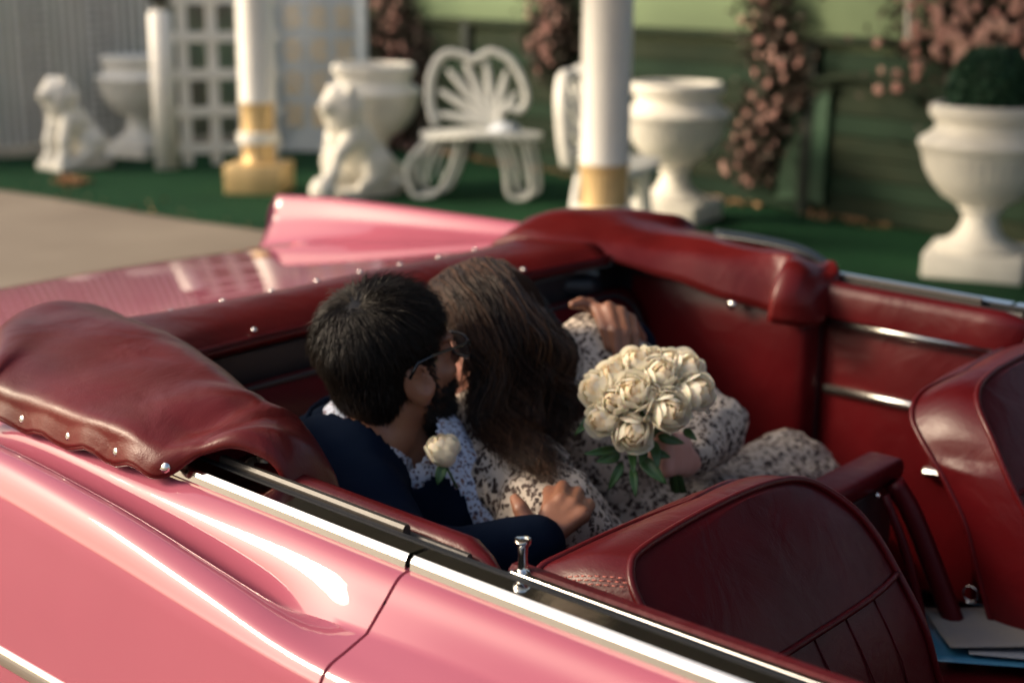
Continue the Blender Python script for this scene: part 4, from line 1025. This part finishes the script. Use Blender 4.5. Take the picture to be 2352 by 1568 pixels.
# head hair
capP = [ell(TM((-.014, 0, .046)), (.102, .081, .093), MM)]
hc_ = blob('hair_cap', capP + [ell(TM((-.055, 0, -.022)), (.047, .064, .055), MM)], HAIRM, man, .006, 1, None, .03)
MI = MM.transposed()
def hair_ok(p):
    l = MI @ (p-OM)
    if l.x > .045: return l.z > .062 + (.03 if abs(l.y) < .03 else 0)*0
    if l.x > -.012: return l.z > .028 - .25*(l.x-.045)*0
    if l.x > -.04: return l.z > -.020
    return l.z > -.064
cut(hc_, lambda c: not hair_ok(c))
items = []; whorl = TM((-.050, -.010, .125)); vcos = [v.co.copy() for v in hc_.data.vertices]; nors = [v.normal.copy() for v in hc_.data.vertices]
used = set(i for p in hc_.data.polygons for i in p.vertices); used = list(used)
for k in range(13000):
    i = random.choice(used); p, nn = vcos[i], nors[i]; l = MI @ (p-OM)
    tdir = (p-whorl); dist = tdir.length; tdir = tdir - nn*tdir.dot(nn); tdir = tdir.normalized() if tdir.length > 1e-5 else CR
    swirl = nn.cross(tdir); gz = V((0, 0, -1)); gz = gz - nn*gz.dot(nn)
    top = smooths((l.z-.03)/.08)
    d = (tdir*.9 + swirl*(.45*math.exp(-dist*18)) + gz*.35 + V((random.gauss(0, 1), random.gauss(0, 1), random.gauss(0, 1)))*.16).normalized()
    cl_ = noise.noise(p*28)*.5; d = (d + swirl*cl_*.5).normalized()
    Ln = random.uniform(.7, 1.1)*lerp(.024, .046, top); lift = lerp(.10, .40, top)*random.uniform(.6, 1.2)
    items.append(([p - nn*.004, p + d*Ln*.35 + nn*Ln*lift*.55, p + d*Ln*.7 + nn*Ln*lift*.6, p + d*Ln + nn*Ln*lift*.25], .0006))
strands('hair', items, HAIRM, man)
# beard: short hairs over the jaw
items = []; bvs = [v for v in man.data.vertices if (v.co-OM).length < .16]
bl_ = []
for v in bvs:
    l = MI @ (v.co-OM)
    if (l.z < -.035 and l.x > .010 and l.z > -.125 and abs(l.y) < .075 and not (l.x > .08 and abs(l.y) < .018 and l.z > -.075)) or (.044 < abs(l.y) < .0745 and -.06 <= l.z < .035 and .010 < l.x < .036): bl_.append((v.co.copy(), v.normal.copy()))
for k in range(4200 if bl_ else 0):
    p, nn = random.choice(bl_); p = p + V((random.gauss(0, .002), random.gauss(0, .002), random.gauss(0, .002))); d = (MM @ V((0, 0, -.8)) + nn*.45 + V((random.gauss(0, .25), random.gauss(0, .25), random.gauss(0, .25)))).normalized()
    items.append(([p - nn*.001, p + d*.006, p + d*.012 - nn*.001], .0008))
strands('beard', items, HAIRM, man)
# glasses, a thing of their own
gl = empty('eyeglasses', OM, 'thin black-rimmed glasses worn by the man', 'glasses')
G = lambda p: MM @ V(p)
BLK = mat('black_acetate', (.008, .008, .009), .18, coat=.5)
for s in (1, -1):
    tube('temple', [G((-.026, s*.086, .010)), G((-.008, s*.0885, .030)), G((.03, s*.083, .029)), G((.085, s*.076, .022)), G((.104, s*.072, .021))], [.0028, .003, .0026, .0026, .003], BLK, gl, n=8)
    rim = [G((.108 - .012*abs(a_)*0 - 3*(y_-.036)**2, s*y_, z_)) for y_, z_ in [(.036+.029*math.copysign(abs(math.cos(t))**.6, math.cos(t)), .006+.020*math.copysign(abs(math.sin(t))**.6, math.sin(t))) for t in [2*math.pi*i/28 for i in range(28)]] for a_ in (0,)]
    tube('rim', rim, .0026, BLK, gl, n=8, closed=True)
    ln_ = mesh('lens', rim, [tuple(range(28))], GLS, gl)
tube('bridge', [G((.112, .010, .012)), G((.117, 0, .015)), G((.112, -.010, .012))], .0024, BLK, gl)
# trousers
for l in legs_M: tube('trouser_leg', [a for a, _ in l], [r+.015 for _, r in l], NAVY, man, n=14)

# ---------------- woman
FW = (-HR*.80 + HF*.30) - UPW*.42; UW = UPW*.9 - HR*.30 + HF*.1
MW, OW = frame(FW, UW, pt(1116, 790, 2.455)); TW = lambda p: OW + MW @ V(p)
wn = pt(1185, 915, 2.52)
wA_R = chain([(1105, 1000, 2.40, .045), (1275, 1195, 2.20, .040), (1430, 1265, 2.27, .026)])
wA_L = chain([(1365, 815, 2.62, .045), (1632, 985, 2.50, .038), (1572, 1062, 2.34, .025)])
wT = chain([(1250, 960, 2.54, .10), (1370, 1110, 2.56, .098), (1450, 1240, 2.62, .13)])
wleg = [chain([(1470, 1260, 2.66, .085), (1810, 1118, 2.80, .062), (1900, 1420, 2.75, .045)]), chain([(1420, 1290, 2.56, .085), (1660, 1240, 2.50, .062), (1700, 1500, 2.5, .045)])]
def hand_W():
    w_ = wA_L[2][0]; P = []
    for i in range(4):
        y0 = 1012+i*19; a = pt(1572-i*2, y0+6, 2.315); b = pt(1535, y0+12, 2.275); c = pt(1502+i*3, y0+16, 2.285); d = pt(1498+i*3, y0+14, 2.315)
        P += limb([(w_.lerp(a, .4), .014), (a, .0105), (b, .0092), (c, .0082), (d, .0072)])
    P += limb([(w_, .016), (pt(1560, 1010, 2.32), .0115), (pt(1535, 1000, 2.28), .009), (pt(1515, 1004, 2.275), .0078)])
    return P
wb = head_prims(MW, OW, .92) + limb([(TW((-.025, 0, -.06)), .048), (wn, .052)]) + limb([(wn, .06)] + [wT[0], wT[1], wT[2]]) + limb([(wn, .05), wA_R[0]]) + limb(wA_R) + limb([(wn, .05), wA_L[0]]) + limb(wA_L) + hand_W()
wb += [ell(wA_R[2][0] + V((.03, .02, 0)), (.04, .03, .018))]
for l in wleg: wb += limb(l)
woman = blob('person', wb, SKW, None, .0052, 1, None, .010); tag(woman, 'woman with long brown hair in a spotted dress, holding white roses', 'person')
# dress: loose sleeves, bodice and skirt with folds
DR = limb([(wn, .058), (wT[0][0], .128), (wT[1][0], .118), (wT[2][0], .155)])
DR += limb([(wn, .058), (wA_R[0][0], .074), (wA_R[0][0].lerp(wA_R[1][0], .55), .078), (wA_R[1][0], .072), (wA_R[2][0], .040)])
DR += limb([(wn, .058), (wA_L[0][0], .068), (wA_L[0][0].lerp(wA_L[1][0], .6), .070), (wA_L[1][0], .058), (wA_L[2][0].lerp(wA_L[1][0], .25), .040)])
for l in wleg: DR += limb([(l[0][0], .125), (l[1][0], .098), (l[2][0], .09)])
DR += limb([(wleg[0][1][0], .09), (wleg[1][1][0], .09)]) + limb([(wleg[0][0][0].lerp(wleg[0][1][0], .5), .10), (wleg[1][0][0].lerp(wleg[1][1][0], .5), .10)])
fdir = (wA_R[1][0]-wA_R[0][0]).normalized()
def dfold(c):
    u_ = c.dot(CR)*38 + c.dot(CU)*22; return .011*noise.noise(V((c.dot(fdir)*28, c.dot(CU)*9, c.dot(CF)*8))) + .004*noise.noise(c*30) + .003*noise.noise(c*60)
dr = blob('dress', DR, DRESS, woman, .0065, 1, dfold, .035)
cut(dr, lambda c: (c-wn).length < .085 and (c-wn).dot((OW-wn).normalized()) > .03)
# hair: a full base under long wavy locks
HB = [ell(TW((-.026, 0, .043)) + CF*.012, (.100, .083, .091), MW)]
hb = [(1075, 700, 2.47, .070), (1160, 780, 2.48, .078), (1210, 870, 2.48, .070), (1215, 960, 2.44, .050), (1240, 1030, 2.39, .028)]
HB += limb([(pt(x, y, d), r) for x, y, d, r in hb]) + limb([(pt(1175, 760, 2.52), .070), (pt(1255, 850, 2.50), .050), (pt(1290, 890, 2.47), .03)])
HAIRB = mat('dark_brown_hair_base', (.022, .011, .007), .85, spec=.1)
hw = blob('hair_base', HB, HAIRB, woman, .007, 2, lambda c: .006*noise.noise(V((c.dot(CR)*30, c.dot(CU)*12, c.dot(CF)*20))), .03)
def face_open(c):
    l = MW.transposed() @ (c-OW); return l.x > .030 and l.z < .075 and abs(l.y) < .095
cut(hw, face_open)
guides = [
 [(988, 668, 2.46), (998, 690, 2.41), (1028, 735, 2.37), (1068, 790, 2.345), (1094, 850, 2.330), (1106, 930, 2.320), (1138, 1010, 2.30), (1205, 1085, 2.275)],
 [(1000, 640, 2.45), (1018, 665, 2.385), (1056, 715, 2.345), (1096, 785, 2.320), (1120, 870, 2.315), (1138, 955, 2.31), (1190, 1045, 2.295), (1262, 1115, 2.275)],
 [(1040, 612, 2.45), (1066, 640, 2.37), (1104, 695, 2.328), (1140, 785, 2.310), (1162, 875, 2.318), (1188, 955, 2.325), (1228, 1040, 2.315), (1298, 1130, 2.28)],
 [(1078, 598, 2.455), (1112, 630, 2.375), (1155, 690, 2.335), (1190, 770, 2.322), (1212, 860, 2.338), (1228, 930, 2.35), (1250, 1000, 2.35), (1290, 1075, 2.33)],
 [(1112, 598, 2.475), (1148, 635, 2.405), (1195, 700, 2.37), (1238, 780, 2.358), (1262, 850, 2.37), (1275, 905, 2.385), (1290, 950, 2.385), (1312, 1000, 2.385)],
 [(1145, 606, 2.53), (1192, 645, 2.48), (1243, 712, 2.45), (1285, 785, 2.43), (1305, 850, 2.42), (1320, 895, 2.425), (1335, 925, 2.425), (1352, 950, 2.425)]]
from mathutils.bvhtree import BVHTree
DBVH = BVHTree.FromPolygons([v.co.copy() for v in dr.data.vertices], [tuple(p.vertices) for p in dr.data.polygons])
GC = [cr([pt(*p) for p in g], 4) for g in guides]; items = []
for k in range(4200):
    u_ = random.random()**.85*(len(GC)-1.001); i = int(u_); t = u_-i; ph = random.uniform(0, 6.3); lock = noise.noise(V((u_*2.3, 0, 4)))*3
    end = random.uniform(.80, 1.0) if random.random() < .75 else random.uniform(.5, .8); n = len(GC[0]); m_ = max(6, int(n*end)); P = []; dd = random.gauss(0, .007); so_ = random.gauss(0, .004)
    for j in range(m_):
        f = j/(n-1); p = GC[i][j].lerp(GC[i+1][j], t)
        wv = math.sin(f*17+lock*2.2)*.018*smooths((f-.25)/.4) + math.sin(f*31+ph)*.0025
        cl_ = (math.sin(u_*17+f*5)*.014 + math.sin(u_*41+f*9)*.007)*smooths(f*2)
        P.append(p + CR*(wv + so_*(1+f*2)) - CF*(.006+dd+cl_) + CU*(wv*.3 + so_*.5))
    for j in range(m_):      # the locks lie on the dress instead of sinking into it
        dv = P[j]-CAMP; L_ = dv.length; hit = DBVH.ray_cast(CAMP, dv.normalized())
        if hit[0] is not None and hit[3] < L_+.004: P[j] = CAMP + dv.normalized()*(hit[3]-.004-abs(dd)-.006*abs(math.sin(u_*23)))
    items.append((P, random.uniform(.0007, .0015), max(0, min(1, .35 + .45*math.sin(u_*19) + random.gauss(0, .25)))))
strands('hair', items, HAIRW, woman)

# ---------------- roses
ROSE = mat('cream_petal', (.88, .83, .68), .55, col2=(.91, .88, .77), vscale=12, sss=.3); ROSEC = mat('peach_petal', (.86, .70, .48), .55, col2=(.88, .78, .60), vscale=20, sss=.3)
LEAFM = mat('rose_leaf', (.030, .085, .022), .4, col2=(.055, .12, .03), vscale=14); STEM = mat('green_stem', (.05, .10, .03), .5)
def petal_mat(m):
    n = m.node_tree; b = n.nodes['Principled BSDF']; tr = n.nodes.new('ShaderNodeBsdfTranslucent'); tr.inputs[0].default_value = (.97, .91, .76, 1); mx = n.nodes.new('ShaderNodeMixShader'); mx.inputs[0].default_value = .38
    n.links.new(b.outputs[0], mx.inputs[1]); n.links.new(tr.outputs[0], mx.inputs[2]); n.links.new(mx.outputs[0], n.nodes['Material Output'].inputs[0]); b.inputs['Specular IOR Level'].default_value = .2
petal_mat(ROSE); petal_mat(ROSEC)
def petal(R0, th0, th1, az, half, curl, tw):
    """petal hugging a bud of radius R0 from polar angle th0 (base) up to th1 (rim), rim curling outwards"""
    rows = []
    for i in range(8):
        t = i/7; row = []
        for j in range(9):
            s = j/8*2-1; top = th1 + (th0-th1)*.30*abs(s)**3; th = lerp(th0, top, t)
            r = R0*(1 + tw*s + .05*t) + curl*max(0, t-.6)**1.6*2.2; wid = half*(.55+.45*math.sin(math.pi*(.1+.75*t)))
            a = az + s*wid; row.append(V((r*math.sin(th)*math.cos(a), r*math.sin(th)*math.sin(a), .024 + (.0235-R0)*1.05 + 1.12*r*math.cos(th) - curl*max(0, t-.8)*.8)))
        rows.append(row)
    return grid(rows)
def rose_meshes(seed):
    rnd = random.Random(seed); out = []; a = rnd.random()*6; D_ = math.pi/180
    #        n  radius  rim   half-width curl  inner
    spec = [(2, .0050, 8, 1.5, .000, 1), (3, .0090, 14, 1.25, .0010, 1), (3, .0130, 22, 1.2, .0015, 1), (4, .0170, 32, 1.05, .0025, 0), (4, .0205, 44, 1.0, .0045, 0), (5, .0235, 58, .9, .0085, 0)]
    for n, R0, rim, half, curl, inner in spec:
        for k in range(n):
            a += 2*math.pi/n + rnd.uniform(-.2, .2)
            v, f = petal(R0*rnd.uniform(.97, 1.04), 165*D_, (rim+rnd.uniform(-4, 5))*D_, a, half, curl*rnd.uniform(.5, 1.7), rnd.uniform(.05, .11))
            me = bpy.data.meshes.new('petal'); me.from_pydata([tuple(p) for p in v], [], f); me.polygons.foreach_set('use_smooth', [True]*len(me.polygons)); me.materials.append(ROSEC if inner else ROSE); out.append(me)
        a += .6
    v, f = sphere_data((0, 0, .012), (.012, .012, .016), None, 10, 6); me = bpy.data.meshes.new('rose_cup'); me.from_pydata([tuple(p) for p in v], [], f); me.materials.append(ROSEC); me.polygons.foreach_set('use_smooth', [True]*len(me.polygons))
    return out, me
RM = [rose_meshes(i) for i in range(4)]
def rose(center, axis, scale, k, parent):
    pet, cup = RM[k % 4]; o = bpy.data.objects.new('rose', cup); C.objects.link(o); o.parent = parent
    o.matrix_local = Matrix.Translation(center) @ axis.normalized().to_track_quat('Z', 'Y').to_matrix().to_4x4() @ Matrix.Rotation(k*1.7, 4, 'Z') @ Matrix.Scale(scale, 4)
    for me in pet:
        p = bpy.data.objects.new('petal', me); C.objects.link(p); p.parent = o
    return o
def leaf(name, a, b, wd, parent, nrm=None, mt=None):
    d = b-a; L = d.length; nrm = nrm or -CF; s = d.cross(nrm).normalized(); nn = s.cross(d).normalized(); rows = []
    for i in range(9):
        t = i/8; w_ = wd*math.sin(math.pi*t**.8)**.8*(1-.2*t)+.0003; c = a + d*t + nn*(.18*L*math.sin(math.pi*t)*.4 - .10*L*t*t)
        rows.append([c - s*w_ + nn*w_*.35, c - s*w_*.5 + nn*w_*.08, c, c + s*w_*.5 + nn*w_*.08, c + s*w_ + nn*w_*.35])
    vs, fs = grid(rows); o = mesh(name, vs, fs, mt or LEAFM, parent); thin(o, .0006, 0); return o
bc = pt(1488, 940, 2.26)
bq = empty('rose_bouquet', bc, 'round bouquet of cream white roses with green leaves held by the woman', 'bouquet')
ax0 = (-CF*.62 + CU*.62 - CR*.10).normalized(); bottom = pt(1545, 1130, 2.32)
RP = [(1454, 992, 43), (1534, 944, 45), (1454, 902, 42), (1384, 962, 38), (1372, 893, 40), (1462, 832, 38), (1518, 860, 40), (1597, 900, 43), (1577, 846, 40), (1408, 860, 37), (1500, 822, 32), (1412, 920, 36), (1500, 905, 34), (1540, 830, 34), (1425, 835, 30)]
for k, (x, y, r) in enumerate(RP):
    u_, w_ = (x-1488)/140, (y-920)/115; bulge_ = math.sqrt(max(0, 1-.8*min(1, u_*u_+w_*w_)))
    p = pt(x, y, 2.27 - .075*bulge_ + .03*max(0, -w_)); axd = (CR*u_*.85 - CU*w_*.75 + CU*.22 - CF*(.45+.6*bulge_)).normalized()
    rose(p - axd*.030 - bc, axd, r*2.26/3267/.0245, k, bq)
LV = [((1372, 945), (1322, 997), 10), ((1420, 1030), (1345, 1042), 10), ((1425, 1042), (1372, 1060), 13), ((1430, 1060), (1398, 1125), 10), ((1452, 1070), (1460, 1140), 9), ((1470, 1050), (1530, 1110), 15), ((1500, 1010), (1512, 1075), 11), ((1510, 1000), (1572, 1018), 11), ((1570, 985), (1600, 1010), 9), ((1450, 1030), (1456, 1085), 9), ((1480, 1030), (1470, 1062), 10), ((1375, 930), (1345, 950), 8), ((1570, 838), (1580, 822), 5), ((1500, 1035), (1540, 1050), 9)]
for (x0, y0), (x1, y1), w_ in LV: leaf('leaf', pt(x0, y0, 2.25)-bc, pt(x1, y1, 2.225+random.uniform(-.01, .02))-bc, w_*1.15*2.25/3267, bq)
for k in range(9):
    a = random.uniform(0, 6.3); rr = .012*math.sqrt(random.random()); off = CR*math.cos(a)*rr + CF*math.sin(a)*rr
    tube('stem', [pt(1490+random.uniform(-40, 40), 945+random.uniform(-30, 20), 2.27)-bc, pt(1535, 1050, 2.305)-bc+off, bottom-bc+off*1.8], .0028, STEM, bq, n=6)
# boutonniere on the lapel
bp0 = pt(1020, 1040, 2.185); bt = empty('boutonniere', bp0, 'single cream rose boutonniere with a dark leaf on the navy lapel', 'boutonniere')
rose(-(-CF*.5+CU*.8).normalized()*.020, (-CF*.42 + CU*.90 - CR*.12), .98, 2, bt)
leaf('leaf', pt(1018, 1066, 2.185)-bp0, pt(1005, 1112, 2.175)-bp0, .009, bt)
tube('stem', [V((0, 0, -.015)), pt(1050, 1120, 2.20)-bp0], .0022, STEM, bt, n=6)

# ================================================================== CANOPY, unseen: inferred from reflections, its extent shaped for light and reflections
can = empty('unseen_canopy', (0, 0, 0), 'unseen dark flat canopy roof on white columns, shaped to darken reflections in the car', 'canopy')
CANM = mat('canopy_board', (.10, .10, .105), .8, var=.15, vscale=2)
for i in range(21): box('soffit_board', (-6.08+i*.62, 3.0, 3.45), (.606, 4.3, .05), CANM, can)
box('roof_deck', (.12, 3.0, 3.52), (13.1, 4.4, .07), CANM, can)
for y in (.82, 5.18): box('fascia', (.12, y, 3.42), (13.2, .05, .30), WHITEP, can)
